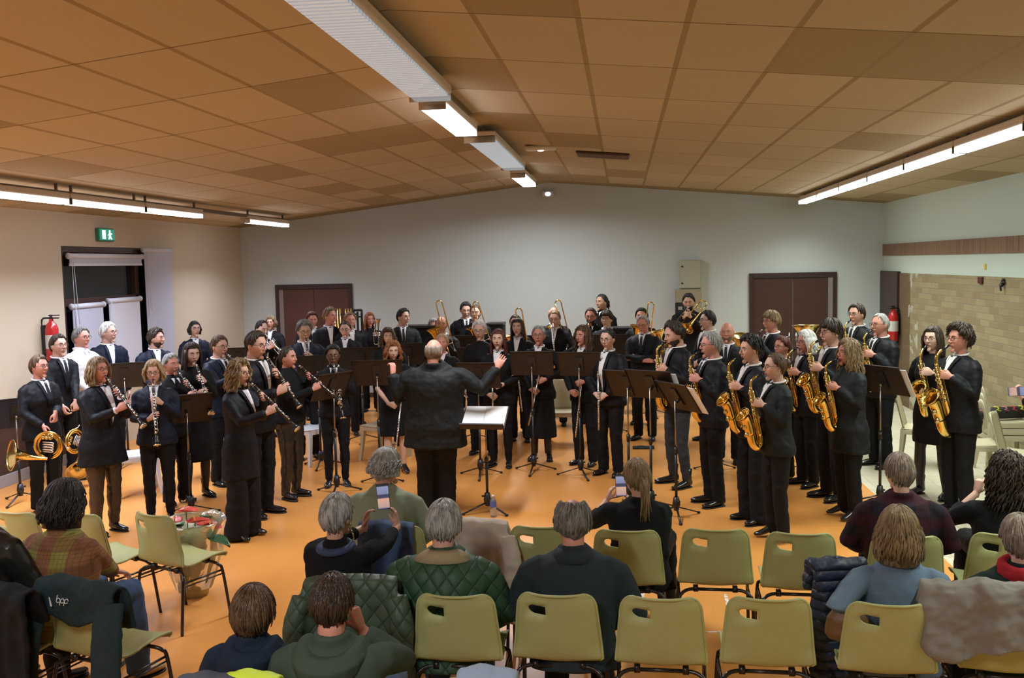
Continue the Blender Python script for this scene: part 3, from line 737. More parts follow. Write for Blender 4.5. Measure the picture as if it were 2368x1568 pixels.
    # --- face details
    if mouth:
        e = MB()
        for s in (-1, 1):
            e.cur = 0; e.ell(hp(s*.031,-.0745,.012), (.0125*k,.0105*k,.0062*k), 10, 6)
            e.cur = 1; e.ell(hp(s*.031+.002*s,-.0835,.0115), (.0056*k,.0035*k,.0050*k), 8, 5)
        e.build('eyes', [MATS['eye_white'], MATS['iris']], root)
        e = MB(); hc = hair[1] if hair[1] not in ('white','silver') else 'sgrey'
        for s in (-1, 1): e.tube([hp(s*.014,-.0915,.030), hp(s*.031,-.091,.036), hp(s*.048,-.081,.030)], [(.0025*k,.004*k),(.0028*k,.0045*k),(.002*k,.0025*k)], 6)
        e.build('eyebrows', hairm(hc), root)
        e = MB(); e.tube([hp(-.021,-.0885,-.049), hp(-.007,-.0965,-.0465), hp(0,-.0975,-.048), hp(.007,-.0965,-.0465), hp(.021,-.0885,-.049)], [.002*k,.0048*k,.0045*k,.0048*k,.002*k], 6)
        e.tube([hp(-.018,-.0885,-.051), hp(0,-.097,-.057), hp(.018,-.0885,-.051)], [.002*k,.0055*k,.002*k], 6)
        e.build('lips', MATS['lip'] if sex == 'f' else mat('lip_pale', (.42,.20,.16), .5), root)
    if beard:
        e = MB(); e.ell((0,0,0), 1, 22, 14, M=Mh, fn=lambda d: (headpt(d)+d*.007)*hs if (d.z < -.33 and d.y < .25 and not (abs(d.x) < .28 and -.52 < d.z < -.30)) else headpt(d)*.85*hs)
        e.build('beard', hairm(hair[1] if beard is True else beard), root)
    if hair[0] != 'bald': make_hair(root, Mh, hair[0], hair[1], hs*1.0, near, hlen, hvol, sd)
    if glasses:
        e = MB(); gz = .010; gy = -.1
        for s in (-1, 1):
            e.tube([Mh @ (V((s*.032+math.cos(t*math.pi/6)*.0225, gy+.003*abs(math.cos(t*math.pi/6)), gz+math.sin(t*math.pi/6)*.0145))*hs) for t in range(12)], .0015, 5, closed=True)
            e.tube([hp(s*.054,gy+.004,gz+.006), hp(s*.078,-.06,gz+.008), hp(s*.082,.0,gz+.004)], .002, 5)
        e.tube([hp(-.010,gy,gz+.003), hp(0,gy-.003,gz+.006), hp(.010,gy,gz+.003)], .002, 5)
        e.build('glasses', MATS['glasses_metal'], root)
    # --- upper garment
    g_ = girth*1.10; tm = MATS[top]; b = MB()
    Q = [(z, rx*g_, ry*(1+(g_-1)*1.25), yo-(g_-1)*.03) for (z, rx, ry, yo) in P]
    lo = [q for q in Q if q[0] > hem+.01] if hem >= .80 else None
    if lo is not None:
        a = prof(Q, hem); Q2 = [(hem, a[0], a[1], a[2])] + lo
    else:
        fl = flare or 1.04; a = Q[0]; n_ = 4
        Q2 = [(hem+(a[0]-hem)*i/n_, a[1]*(fl+(1-fl)*i/n_), a[2]*(fl+(1-fl)*i/n_), a[3]) for i in range(n_)] + Q
    if sit: Q2 = [q for q in Q2 if q[0] > .86]
    if crew or (crew is None and (not vee)): Q2 = Q2 + [(Q2[-1][0]+.018, nr/k*1.36, nr/k*1.36, .013), (Q2[-1][0]+.034, nr/k*1.30, nr/k*1.32, .013)]
    b.tube([Ru @ V((0, q[3], q[0])) for q in Q2], [(q[1]*k, q[2]*k) for q in Q2], 22, ref=(1,0,0))
    am = (1+(girth-1)*.55)*(1.10 if sex == 'm' else 1.0)
    for s in (-1, 1):
        E_, Wp = jm[s]; S_ = Sh[s]
        end = E_+(Wp-E_)*(.93 if sleeve >= 1 else sleeve)
        inn = Ru @ V((s*.10,.006,1.385))
        up = Ru @ V((s*(sw+.01),.006,1.40))
        pts = [inn-V((0,0,.006)), S_+(inn-S_)*.25-V((0,0,.004)), S_+(E_-S_)*.15, S_+(E_-S_)*.5, E_]
        rd = [(.050*am*k), .056*am*k, .061*am*k, .060*am*k, .053*am*k]
        if sleeve > .3: pts += [E_+(end-E_)*.5, end]; rd += [.047*am*k, .040*am*k]
        else: pts[-1] = S_+(E_-S_)*.85
        b.tube(pts, rd, 12, dome=True)
    b.build(part, tm, root, vox=.0115 if near else .0135, sm=jsm, disp=disp or (.020, .08))
    # surface patch on the front of the chest
    def patch(z0, z1, w0, w1, off, m, name, cx=lambda t: 0, nz=9, nx=7, par=root, th=.005):
        g = []
        for i in range(nz):
            t = i/(nz-1); z = z0+(z1-z0)*t; w_ = w0+(w1-w0)*t; rx, ry, yo = prof(Q, z); row = []
            for j in range(nx):
                x = cx(t)+w_*(2*j/(nx-1)-1); xx = max(-.98, min(.98, x/rx)); row.append(Ru @ V((x, yo-ry*math.sqrt(1-xx*xx)-off, z)))
            g.append(row)
        return MB().sheet(g, th).build(name, m, par)
    if vee and under:
        um = MATS[under]; wv = .05 if sex == 'm' else .052
        p = patch(1.462, vee, wv, .008, .013, um, 'shirt', th=.012)
        if top not in ('black_knit',) and under:
            for s in (-1, 1):
                patch(1.465, vee-.02, .019, .010, .021, tm, 'lapel', cx=lambda t, s=s: s*((wv+.012)*(1-t)+.008*t), nx=4, th=.006)
    if collar and under:
        cb = MB(); rr = nr*1.32
        ring = [Ru @ V((math.sin(a*math.pi/8)*rr/k, .010-math.cos(a*math.pi/8)*rr/k*1.02, 1.487-.012*math.cos(a*math.pi/8))) for a in range(16)]
        cb.tube(ring, (.011*k), 6, closed=True)
        up_ = None and [Ru @ V((math.sin(a*math.pi/8)*rr/k*1.10, .010-math.cos(a*math.pi/8)*rr/k*1.10, 1.474-.020*math.cos(a*math.pi/8))) for a in range(16)]
        rx, ry, yo = prof(Q, 1.44)
        for s in (-1, 1):
            g = []
            for i in range(5):
                t = i/4; z = 1.474-.058*t; rx, ry, yo = prof(Q, z); row = []
                for j in range(4):
                    x = s*(.012+.022*t+(.036-.032*t)*j/3); xx = max(-.95, min(.95, x/rx)); row.append(Ru @ V((x, yo-ry*math.sqrt(1-xx*xx)-.021, z)))
                g.append(row if s > 0 else row[::-1])
            cb.sheet(g, .006)
        cb.build('collar', MATS[under], root)
    if tie and vee:
        patch(1.455, vee+.0, .014, .026, .022, MATS['tie_cloth'], 'tie', th=.006, nx=5)
    if cuff:
        cb = MB()
        for s in (-1, 1):
            E_, Wp = jm[s]; u = (Wp-E_).normalized(); cb.tube([Wp-u*.045*k, Wp-u*(.045-cuff)*k], [.036*k,.034*k], 12)
        cb.build('shirt_cuffs', MATS['white_shirt'], root)
    # --- legs
    lm = MATS[lmat]
    lr = 1.12*legr*(1+(girth-1)*.7)
    if legs in ('trousers', 'wide', 'tights', 'slim'):
        b = MB()
        for s in (-1, 1):
            a, m_, e = leg_pts(s)
            rr = {'trousers': (.088,.078,.062,.060,.055), 'slim': (.088,.075,.054,.055,.040), 'wide': (.092,.090,.088,.095,.105), 'tights': (.082,.068,.049,.052,.032)}[legs]
            rr = [r*k*lr for r in rr]
            e2 = V(e)
            if legs in ('trousers','wide'): e2 = e2-V((0,0,.03 if legs == 'trousers' else .05))*k
            b.tube([a, a+(m_-a)*.5, m_, m_+(e2-m_)*.35, e2], rr, 14, dome=True)
        if sit:
            b.ell((0, -.08, seath+.06), (.18*k*girth, .15*k, .09*k), 14, 8)
        else: b.tube([(0,.01,.80*k), (0,.008,.86*k), (0,.004,.94*k), (0,0,1.02*k)], [(.12*k*lr,.09*k*lr),(.165*k*lr,.118*k*lr),(.165*k*lr,.112*k*lr),(.14*k*lr,.1*k*lr)], 18, ref=(1,0,0))
        b.build('trousers' if legs != 'tights' else 'tights', lm, root, vox=.013, sm=4, disp=(.020 if legs != 'tights' else .001, .07))
    if legs == 'skirt' or flare and legs in ('tights','bare'):
        pass
    if legs == 'skirt':
        b = MB(); b.tube([(0,0,.30*k),(0,0,.6*k),(0,0,.9*k),(0,0,1.0*k)], [(.21*k,.16*k),(.19*k,.145*k),(.17*k,.12*k),(.14*k,.1*k)], 24, ref=(1,0,0)); b.build('skirt', lm, root, vox=.014, sm=3, disp=(.02,.07))
        b = MB()
        for s in (-1,1): b.tube([V((s*.08*k,0,.5*k)), V((s*.09*k,.01,.09*k))], [.055*k,.045*k], 10, dome=True)
        b.build('tights', MATS['black_tights'], root)
    # --- shoes
    for s in (-1, 1):
        e = leg_pts(s)[2]; Mf = Matrix.Translation((e.x, e.y, 0)) @ Matrix.Rotation(R(s*toe), 4, 'Z') @ Matrix.Scale(k, 4)
        hl = .045 if shoes == 'heel' else (.012 if shoes != 'chunky' else .03)
        wd = 1.0 if sex == 'm' else .86; ln = 1.0 if sex == 'm' else .9
        b = MB(); zz = lambda y: hl*max(0, min(1, (y+.16)/.16))+(.012 if shoes != 'chunky' else .03) if shoes == 'heel' else hl
        sec = [(.062,.024,.030,.040),(.045,.036,.036,.040),(0,.038,.040,.042),(-.05,.040,.033,.030),(-.10,.046,.027,.024),(-.15,.044,.022,.020),(-.19,.030,.018,.016),(-.205,.012,.010,.012)]
        b.tube([V((0,y*ln, z_+zz(y)+.002)) for (y, w_, h_, z_) in sec], [(w_*wd,h_) for (y, w_, h_, z_) in sec], 12, ref=(1,0,0))
        if shoes in ('boot','chunky','heelboot'): b.tube([V((0,.01,.05)), V((0,.01,.13)), V((0,.012,.20))], [(.045*wd,.05),(.042*wd,.044),(.048*wd,.05)], 14, ref=(1,0,0))
        elif legs in ('tights','bare') : pass
        else: b.tube([V((0,.012,.05)), V((0,.012,.10))], [(.040,.046),(.036,.04)], 12, ref=(1,0,0))
        if shoes == 'heel': b.tube([V((0,.05,.06)), V((0,.052,.0))], [.024,.011], 8)
        o = b.build('shoe', MATS['shoe_leather'] if shoes != 'tan' else mat('tan_boot', (.52,.34,.13), .5, bump=(14,.3)), root, M=Mf)
        sb = MB()
        if shoes != 'heel':
            t_ = hl
            sb.tube([V((0,y*ln, t_*.5)) for y in (.062,.04,0,-.05,-.10,-.15,-.19,-.207)], [(w_*wd*1.08, t_*.5) for w_ in (.022,.036,.037,.038,.046,.045,.032,.012)], 10, ref=(1,0,0))
            sb.build('sole', MATS['sole_rubber'], o, M=Mf)
    info = dict(root=root, M=rootM, mouth=rootM @ mouthL, aim=(rootM.to_3x3() @ A), k=k, y=y0, f=lambda x, y, z: rootM @ (Ru @ V((x, y, z))), wr={s: rootM @ jm[s][1] for s in jm}, yaw=yaw, Ru=Ru, Q=Q, prof=prof, Sh=Sh, jm=jm)
    if name: PEOPLE[name] = info
    return info
# ================================================================ instruments
brass = mat('lacquered_brass', (.83,.56,.16), .17, 1); gold2 = mat('pale_brass', (.72,.60,.28), .2, 1); silver = mat('silver_plate', (.72,.72,.70), .22, 1)
ebony = mat('ebony', (.012,.010,.010), .3); mth_ = mat('mouthpiece_black', (.008,.008,.008), .25)
def cap(b, p, d, r=.009, h=.004): b.tube([V(p), V(p)+V(d)*h], r, 10)
def mk_clarinet():
    o = empty('clarinet')
    MB().lathe([(.0001,-.005),(.006,0),(.008,-.02),(.0115,-.075),(.0115,-.09)], 14).build('mouthpiece', mth_, o)
    MB().lathe([(.0001,-.088),(.0135,-.088),(.015,-.10),(.015,-.14),(.0125,-.155),(.0128,-.35),(.0145,-.355),(.0145,-.37),(.0135,-.375),(.0138,-.58),(.0001,-.582)], 16).build('clarinet_body', ebony, o)
    MB().lathe([(.0138,-.575),(.017,-.58),(.0165,-.60),(.021,-.63),(.034,-.665),(.032,-.665),(.018,-.63),(.001,-.59)], 20).build('bell', ebony, o)
    b = MB()
    for z in (-.09,-.152,-.35,-.372,-.578,-.664): b.tube([(0,0,z),(0,0,z-.006)], .0165 if z > -.65 else .035, 16)
    b.tube([(0,0,-.055),(0,0,-.078)], .0118, 14)
    for z in (-.19,-.215,-.245,-.275,-.305,-.41,-.44,-.47,-.51,-.545): cap(b, (0,-.013,z), (0,-1,0), .0095, .004)
    b.tube([(.010,-.014,-.17),(.010,-.014,-.34)], .0028, 6).tube([(-.010,-.014,-.385),(-.010,-.014,-.56)], .0028, 6).tube([(.013,-.008,-.38),(.016,-.006,-.54)], .0028, 6)
    for z in (-.26,-.33,-.50): b.tube([(.008,-.010,z),(.018,-.012,z-.03)], (.004), 6)
    b.build('keys', silver, o); return o
def mk_flute():
    o = empty('flute')
    MB().tube([(0,0,0),(0,0,-.67)], .0095, 12).build('flute_body', silver, o)
    b = MB(); b.ell((0,-.008,-.05), (.012,.005,.02), 10, 6); b.build('lip_plate', silver, o)
    b = MB()
    for i in range(13): cap(b, (0,-.009,-.25-.03*i), (0,-1,0), .0085, .005)
    b.tube([(.009,-.009,-.24),(.009,-.009,-.64)], .0025, 6)
    for z in (-.22,-.55): b.tube([(0,0,z),(0,0,z-.012)], .0115, 12)
    b.build('keys', silver, o); return o
def mk_sax(S=1.0, nm='saxophone'):
    # local: mouthpiece tip at the origin, forward -Y, down -Z
    o = empty(nm); P = lambda f_, d_: V((0, -f_*S, -d_*S))
    MB().tube([P(0,0), P(.025,.008), P(.075,.022)], [.007*S,.010*S,.0115*S], 10).build('mouthpiece', mth_, o)
    MB().tube(spline([P(.06,.018), P(.10,.028), P(.135,.06), P(.145,.115)], 5), [.0085*S+.0003*S*i for i in range(16)], 12).build('neck', brass, o)
    pts = spline([P(.145,.11), P(.14,.20), P(.118,.40), P(.095,.58)], 5)
    MB().tube(pts, [(.013+.018*i/(len(pts)-1))*S for i in range(len(pts))], 16).build('sax_body', brass, o)
    bw = spline([P(.095,.57), P(.098,.645), P(.14,.675), P(.178,.63), P(.19,.55)], 5)
    MB().tube(bw, [(.031+.011*i/(len(bw)-1))*S for i in range(len(bw))], 16, cap=False).build('bow', brass, o)
    be = spline([P(.19,.55), P(.208,.44), P(.225,.385), P(.25,.35)], 5); n = len(be)
    rr = [(.042+.012*(i/(n-1)) + .020*(i/(n-1))**6)*S for i in range(n)]
    MB().tube(be, rr, 22, cap=False).tube([be[-1]+V((0,0,0)), be[-1]+V((0,-.003,.002))*S], [rr[-1], rr[-1]*.98], 22, cap=False).tube(arc_ring(be[-1], (be[-1]-be[-2]), rr[-1]), .003*S, 6, closed=True).build('bell', brass, o, solid=.002)
    b = MB()
    for i in range(9):
        t = .15+.075*i*.8; q = pts[min(len(pts)-1, int(t*len(pts)))]; cap(b, q+V((.012*S,-.018*S,0)), (.5,-.86,0), (.010+.001*i)*S, .006)
    for i in range(4):
        q = pts[3+3*i]; cap(b, q+V((-.02*S,-.010*S,-.01)), (-1,-.2,0), .012*S, .006)
    b.tube([P(.165,.16)+V((.010,0,0)), P(.135,.52)+V((.012,0,0))], .003*S, 6).tube([P(.155,.16)+V((-.018,0,0)), P(.13,.50)+V((-.024,0,0))], .003*S, 6)
    b.tube([P(.13,.14)+V((.02,0,0)), P(.10,.50)+V((.03,0,0))], .003*S, 6)
    for (f_, d_, x) in ((.232,.47,.03),(.222,.54,.035)): cap(b, P(f_,d_)+V((x*S*.6,-.02*S,0)), (.5,-.8,0), .022*S, .008)
    b.tube([P(.13,.46), P(.18,.44)], .003*S, 6).tube([P(.13,.52), P(.175,.50)], .003*S, 6)
    b.tube([P(.15,.30)+V((.02,0,0)), P(.165,.34)+V((.03,0,0)), P(.15,.40)+V((.03,0,0))], .005*S, 6)
    b.build('keys', gold2, o); return o
def arc_ring(c, d, r, n=22):
    M = frame(c, d); return [M @ V((math.cos(2*math.pi*i/n)*r, math.sin(2*math.pi*i/n)*r, 0)) for i in range(n)]
def bellprof(r0, r1, L_, n=14, p=5): return [(r0+(r1-r0)*(.25*(i/n)**1.5+.75*(i/n)**p), L_*i/n) for i in range(n+1)]
def mk_trumpet(metal, S=1.0, nm='trumpet'):
    # mouthpiece at the origin, forward +Z, up +Y
    o = empty(nm); P = lambda f_, u, x=0: V((x*S, u*S, f_*S))
    MB().lathe([(.0001,0),(.013*S,0),(.012*S,.01*S),(.006*S,.03*S),(.005*S,.08*S)], 12).build('mouthpiece', silver, o)
    b = MB(); b.tube([P(.07,0), P(.40,0)], .0062*S, 10); b.tube(spline([P(.40,0), P(.455,-.005), P(.47,-.035), P(.455,-.065), P(.40,-.07)],4), .0062*S, 10)
    b.tube([P(.40,-.07), P(.26,-.07)], .0062*S, 8); b.build('main_tubing', metal, o)
    b = MB(); b.tube(spline([P(.22,-.085), P(.10,-.085), P(.045,-.07), P(.045,-.02), P(.10,0), P(.18,.0)],5), .0068*S, 10); b.build('bell_bow', metal, o)
    b = MB(); b.lathe([(r, z+.18*S) for r, z in bellprof(.0068*S, .060*S, .31*S)], 24); b.build('bell', metal, o, solid=.0015)
    for i in range(3):
        c = MB(); z = .20+.024*i; c.tube([P(z,-.10,.0), P(z,.035,.0)], .0115*S, 12); v = c.build('valve', metal, o)
        MB().tube([P(z,.035), P(z,.06)], .003*S, 6).tube([P(z,.06), P(z,.064)], .009*S, 10).build('valve_button', silver, v)
    b = MB(); b.tube(spline([P(.20,-.03,.012),P(.20,-.03,.05),P(.20,-.05,.05),P(.20,-.05,.012)],3), .005*S, 8); b.tube(spline([P(.25,-.03,.012),P(.30,-.03,.03),P(.30,-.06,.03),P(.25,-.06,.012)],3), .005*S, 8); b.build('valve_slide', metal, o)
    return o
def mk_trombone():
    # slide runs along +Z from the mouthpiece at the origin; the bell section runs back to -Z, both in the X=0..Y plane
    o = empty('trombone'); X = .09
    MB().lathe([(.0001,-.0),(.014,0),(.012,.012),(.006,.04),(.006,.07)], 12).build('mouthpiece', silver, o)
    b = MB(); b.tube([(0,0,.06),(0,0,.62)], .0075, 10).tube([(X,0,.10),(X,0,.62)], .0075, 10); b.tube([(0,0,.12),(X,0,.12)], .005, 8); b.build('inner_slide', silver, o)
    b = MB(); b.tube([(0,0,.20),(0,0,.70)]+arc((X/2,0,.70), X/2, 180, 0, 8, 'xz')+[(X,0,.70),(X,0,.20)], .0085, 10); b.tube([(0,0,.22),(X,0,.22)], .005, 8); b.build('outer_slide', brass, o)
    b = MB(); b.tube([(X,0,.12),(X,0,-.22)]+arc((X+.06,0,-.22), .06, 180, 360, 10, 'xz')+[(X+.12,0,-.22),(X+.12,0,-.05)], [.009]*2+[.010]*11+[.011]*2, 12)
    b.tube([(X,0,-.1),(X+.12,0,-.1)], .004, 6); b.tube([(X,0,.06),(X+.12,0,.06)], .004, 6); b.build('tuning_slide', brass, o)
    b = MB(); b.lathe(bellprof(.011, .108, .46, 16, 6), 28, M=Matrix.Translation((X+.12,0,-.08))); b.build('bell', brass, o, solid=.002); return o
def mk_horn():
    # coil in the XZ plane, origin at its centre, bell towards -X, -Z
    o = empty('french_horn')
    b = MB(); r = .135
    b.tube([V((math.cos(R(a))*r, .0, math.sin(R(a))*r)) for a in range(-75, 270, 12)], [.0075+.00035*i for i in range(29)], 10); b.build('main_coil', brass, o)
    b = MB()
    for (rr, y) in ((.115,.018),(.122,-.018),(.10,0)): b.tube([V((math.cos(R(a))*rr, y, math.sin(R(a))*rr)) for a in range(-60, 240, 15)], .0062, 8)
    b.build('inner_coil', brass, o)
    b = MB()
    for i in range(4):
        z = .035-.026*i; b.tube(spline([(-.05,-.022,z),(.04,-.026,z),(.062,-.026,z-.01),(.04,-.026,z-.018),(-.04,-.024,z-.018)],4), .0052, 8)
    b.build('valve_slides', silver, o)
    b = MB()
    for i in range(3): b.tube([(-.055+.036*i,-.02,.075),(-.055+.036*i,.02,.075)], .017, 12)
    for i in range(3): b.tube([(-.055+.036*i,-.03,.075),(-.06+.036*i,-.04,.12)], .004, 6)
    b.build('rotary_valves', gold2, o)
    pts = spline([(0,0,-r),(-.09,-.01,-r*1.0),(-.17,-.02,-.13),(-.235,-.03,-.115)],5); n = len(pts)
    MB().tube(pts, [.0175+.025*(i/(n-1))**2 for i in range(n)], 16, cap=False).build('bell_tail', brass, o)
    d = V((-1,-.85,.12)).normalized(); M = frame(V(pts[-1])-d*.02, d)
    MB().lathe([(.038+.115*((i/12)**2.6)*(1) if i else .038, .125*i/12) for i in range(13)], 30, M=M).tube(arc_ring(V(pts[-1])+d*.105, d, .153, 30), .003, 6, closed=True).build('bell', gold2, o, solid=.002)
    MB().tube(spline([(.09,.02,.10),(.13,.03,.04),(.165,.03,-.01),(.185,.03,-.02)],4), .0045, 8).lathe([(.0001,.02),(.009,.02),(.006,0),(.004,-.02)], 12, M=frame((.185,.03,-.02),(1,0,-.3))).build('leadpipe', silver, o)
    return o
def mk_tuba(S=1.0):
    # upright: bell opening upward at z=+.45, body centre at the origin
    o = empty('tuba')
    MB().lathe([((.045+.145*((i/16)**3.2))*S, (.0+.47*i/16)*S) for i in range(17)], 36, M=Matrix.Translation((.0,0,0))).tube(arc_ring((0,0,.47*S), (0,0,1), .19*S, 36), .004, 6, closed=True).build('bell', gold2, o, solid=.002)
    b = MB(); pts = spline([(0,0,.02),(0,0,-.2),(.03,0,-.36),(.12,0,-.42),(.21,0,-.36),(.24,0,-.2),(.24,0,.05),(.20,0,.16),(.13,0,.18)],4); n = len(pts)
    b.tube([p*S for p in pts], [(.045-.022*i/(n-1))*S for i in range(n)], 14); b.build('main_bow', brass, o)
    b = MB()
    for (x, z0, z1) in ((.075,-.25,.10),(.11,-.22,.12),(.15,-.24,.08)): b.tube([V(p)*S for p in spline([(x,-.04,z0),(x,-.04,z1),(x+.02,-.04,z1+.03),(x+.04,-.04,z1),(x+.04,-.04,z0)],3)], .009*S, 8)
    b.build('branches', brass, o)
    for i in range(3):
        v = MB().tube([V((.07+.04*i,-.07,-.12))*S, V((.07+.04*i,-.07,.05))*S], .016*S, 12).build('valve', silver, o)
    MB().tube([V(p)*S for p in spline([(.12,0,.19),(.02,-.03,.25),(-.05,-.12,.22)],4)], .007*S, 8).build('leadpipe', silver, o)
    return o
def sitrep(): pass
# ---------------------------------------------------------------- music stand
stand_c = mat('stand_brown', (.024,.016,.014), .5, spec=.4); pole_c = mat('pole_steel', (.30,.26,.22), .3, .9); blackm = mat('stand_black', (.012,.012,.013), .4); paper = mat('paper', (.78,.79,.80), .7)
def stand_mesh(height, tilt, foot, w=.5, hh=.34, col=None, legrot=0):
    o = empty('music_stand'); M = Matrix.Translation((0,.0,height)) @ Matrix.Rotation(R(tilt), 4, 'X')
    # local desk: +Y faces the player, leaning back
    b = MB(); b.box(-w/2, -.002, -hh/2, w/2, .002, hh/2, M=M)
    for x in (-w/2, w/2-.004): b.box(x, -.012, -hh/2, x+.004, .0, hh/2, M=M)
    b.box(-w/2, -.012, hh/2-.004, w/2, 0, hh/2, M=M); b.box(-w/2, 0, -hh/2-.0, w/2, .062, -hh/2+.004, M=M); b.box(-w/2, .058, -hh/2, w/2, .062, -hh/2+.018, M=M)
    d = b.build('desk', col or stand_c, o, smooth=False)
    b = MB(); b.box(-.045, -.018, -.09, .045, -.002, .10, M=M); b.tube([V((0,-.02,-.03)), V((0,-.05,-.035))], .016, 10, M=M); b.build('desk_bracket', blackm, o, smooth=False)
    MB().ell(M @ V((.0,-.055,-.03)), .014, 10, 8).build('knob', pole_c, o)
    zt = height-.03
    MB().tube([(0,-.035,zt-.01),(0,-.03,zt*.55)], .0085, 10).build('upper_pole', pole_c, o)
    MB().tube([(0,-.03,zt*.58),(0,-.03,.10)], .0135, 12).tube([(0,-.03,zt*.60),(0,-.03,zt*.545)], .019, 12).build('lower_pole', blackm, o)
    MB().tube([(0,-.03,.20),(0,-.03,.13),(0,-.03,.07)], [.026,.038,.022], 14).tube([(0,-.03,.165),(.055,-.03,.165)], .010, 8).build('hub', blackm, o)
    for i in range(3):
        a = R(legrot+120*i); e = V((math.cos(a)*foot, math.sin(a)*foot-.03, .014))
        l = MB().tube([(math.cos(a)*.02, math.sin(a)*.02-.03, .10), e], [(.011,.006),(.010,.006)], 8).build('leg', blackm, o)
        MB().ell(e, (.018,.018,.012), 8, 6).build('rubber_foot', MATS['sole_rubber'], l)
    return o
def stand(px, py, yaw, h, label, base=None, tilt=22, foot=.27, w=.5, hh=.34, col=None, legrot=35, Y=None, sheets=None):
    # px,py: the desk centre; base: pixel row of the foot of the pole
    if base is not None: y0 = atz(px, base, 0).y
    elif Y is not None: y0 = Y
    else: y0 = atz(px, py, h).y
    p = aty(px, py, y0); o = stand_mesh(p.z, tilt, foot, w, hh, col, legrot-yaw)
    a = R(yaw); o.location = (p.x, p.y, 0); o.rotation_euler = (0,0,a)
    o['label'] = label; o['category'] = 'music stand'; o['group'] = 'music stands'
    if sheets:
        M = Matrix.Translation((p.x, p.y, 0)) @ Matrix.Rotation(a, 4, 'Z') @ Matrix.Translation((0,0,p.z)) @ Matrix.Rotation(R(tilt), 4, 'X')
        b = MB(); x0, x1 = sheets[1] if len(sheets) > 1 else (-.21,.21)
        b.box(x0, .004, -hh/2+.006, x1, .010, -hh/2+.306)
        s = b.build('sheet_music', paper, None, smooth=False); s.matrix_world = M; tag(s, sheets[0], 'sheet music')
    return o
# ================================================================ the band
def Mfrom(o, negz, ref): return frame(o, -V(negz), ref)
def face(i, a=0): t = R(i['yaw']+a); return V((math.sin(t), -math.cos(t), 0))
def clar(i, label, off=(0,0,0), group='clarinets'):
    return inst('clarinet', mk_clarinet, Mfrom(i['mouth']+V(off), i['aim'], -face(i)), label, 'clarinet', group)
def sax(i, label, tilt=0, roll=0, S=1.0, kind='alto', swing=0):
    k = i['k']*S; M = Matrix.Translation(i['mouth']+face(i)*.012) @ Matrix.Rotation(R(i['yaw']+swing), 4, 'Z') @ Matrix.Rotation(R(tilt), 4, 'X') @ Matrix.Rotation(R(roll), 4, 'Y') @ Matrix.Scale(k, 4)
    return inst('sax', mk_sax, M, label, 'saxophone', 'saxophones')
def held(i, maker, kind, side, d, label, cat, group, along=.2, ref=(0,1,0), off=(0,0,0)):
    o = i['f'](*side) if isinstance(side, tuple) else i['wr'][side]
    d = V(d).normalized(); return inst(kind, maker, Mfrom(o-d*along+V(off), d, ref), label, cat, group)
G1, G2, G3, G4, GA = 'clarinet and horn players on the left', 'players in the back row', 'flute players in the middle', 'saxophone players on the right', 'seated audience seen from behind'
S_, T_ = (12, 22), 'trousers'
# ---- left block
p = person(86, 820, 1180, yaw=66, pose='down', sex='f', hair=('short','brown'), sk='r', girth=1.1, glasses=True, hyaw=10, label='woman with short auburn hair and glasses holding a french horn at the far left', group=G1,
   vee=1.22, tie=True, arms={'R': (('px',100,985,-.22), ('w',.5,-.3,-.8), ('w',.6,.6,0), .7, (-.6,.5,-.3)), 'L': (('px',128,955,-.12), ('w',.1,-.2,-.9), ('w',-1,0,0), 1.0, (.5,.5,-.6))}, hem=.82)
Mh_ = Matrix.Translation(aty(112, 1030, p['y']-.26)) @ Matrix.Rotation(R(8), 4, 'Z') @ Matrix.Rotation(R(6), 4, 'Y')
inst('horn', mk_horn, Mh_, 'brass french horn held low with its bell to the left, at the far left', 'french horn', 'french horns')
p = person(132, 772, 1112, yaw=66, pose='down', hair=('short','dark'), glasses=True, label='young man in black suit and white shirt holding a horn edge-on beside the left wall', group=G1, vee=1.12, tie=True,
   arms={'L': (('px',178,962,-.2), ('w',.1,-.1,-1), ('w',-.8,.4,0), .9, (.5,.6,-.2)), 'R': (('px',158,968,-.3), ('w',.4,-.1,-.9), ('w',.6,.6,0), .7, (-.5,.5,-.2))}, girth=.95)
inst('horn', mk_horn, Matrix.Translation(aty(173, 1020, p['y']-.22)) @ Matrix.Rotation(R(78), 4, 'Z') @ Matrix.Rotation(R(-62), 4, 'Y'), 'brass french horn seen edge-on, hanging from the hands of the young man in black suit', 'french horn', 'french horns')
person(184, 755, h=1.80, yaw=75, pose='clasp', hair=('short','sgrey'), glasses=True, sk='r', top='white_shirt', vee=0, label='grey-haired man in a white shirt without jacket beside the left window', group=G1, hem=.88)
person(245, 744, h=1.82, yaw=52, pose='down', hair=('short','white'), glasses=True, top='navy_suit', vee=1.12, hyaw=30, label='white-haired man in glasses and dark suit in front of the left window', group=G1)
person(356, 759, h=1.72, yaw=42, pose='clasp', hair=('curly','dark'), top='navy_suit', vee=1.18, hyaw=45, beard=True, label='young bearded man with curly dark hair looking right, before the grey blind', group=G1)
person(448, 741, h=1.70, yaw=35, pose='clasp', sex='f', hair=('bob','black'), glasses=True, top='navy_suit', vee=1.1, hlen=.06, hvol=.5, sk='p', hyaw=10, label='dark-haired person in glasses standing before the cream wall at the corner', group=G2)
p = person(224, 825, 1232, yaw=66, pose='clarinet', sex='f', hair=('bob','dblond'), hlen=.12, glasses=True, sk='r', girth=1.18, hem=.70, flare=1.08, cuff=.03, legs='slim', lmat='brown_leather', shoes='boot', toe=5, vee=1.1, label='woman with blonde bob and white cuffs playing clarinet, nearest the left chairs', group=G1, hpitch=-4, aim=(0,-.74,-.66), sleeve=.86)
clar(p, 'clarinet of the woman with the blonde bob and white cuffs')
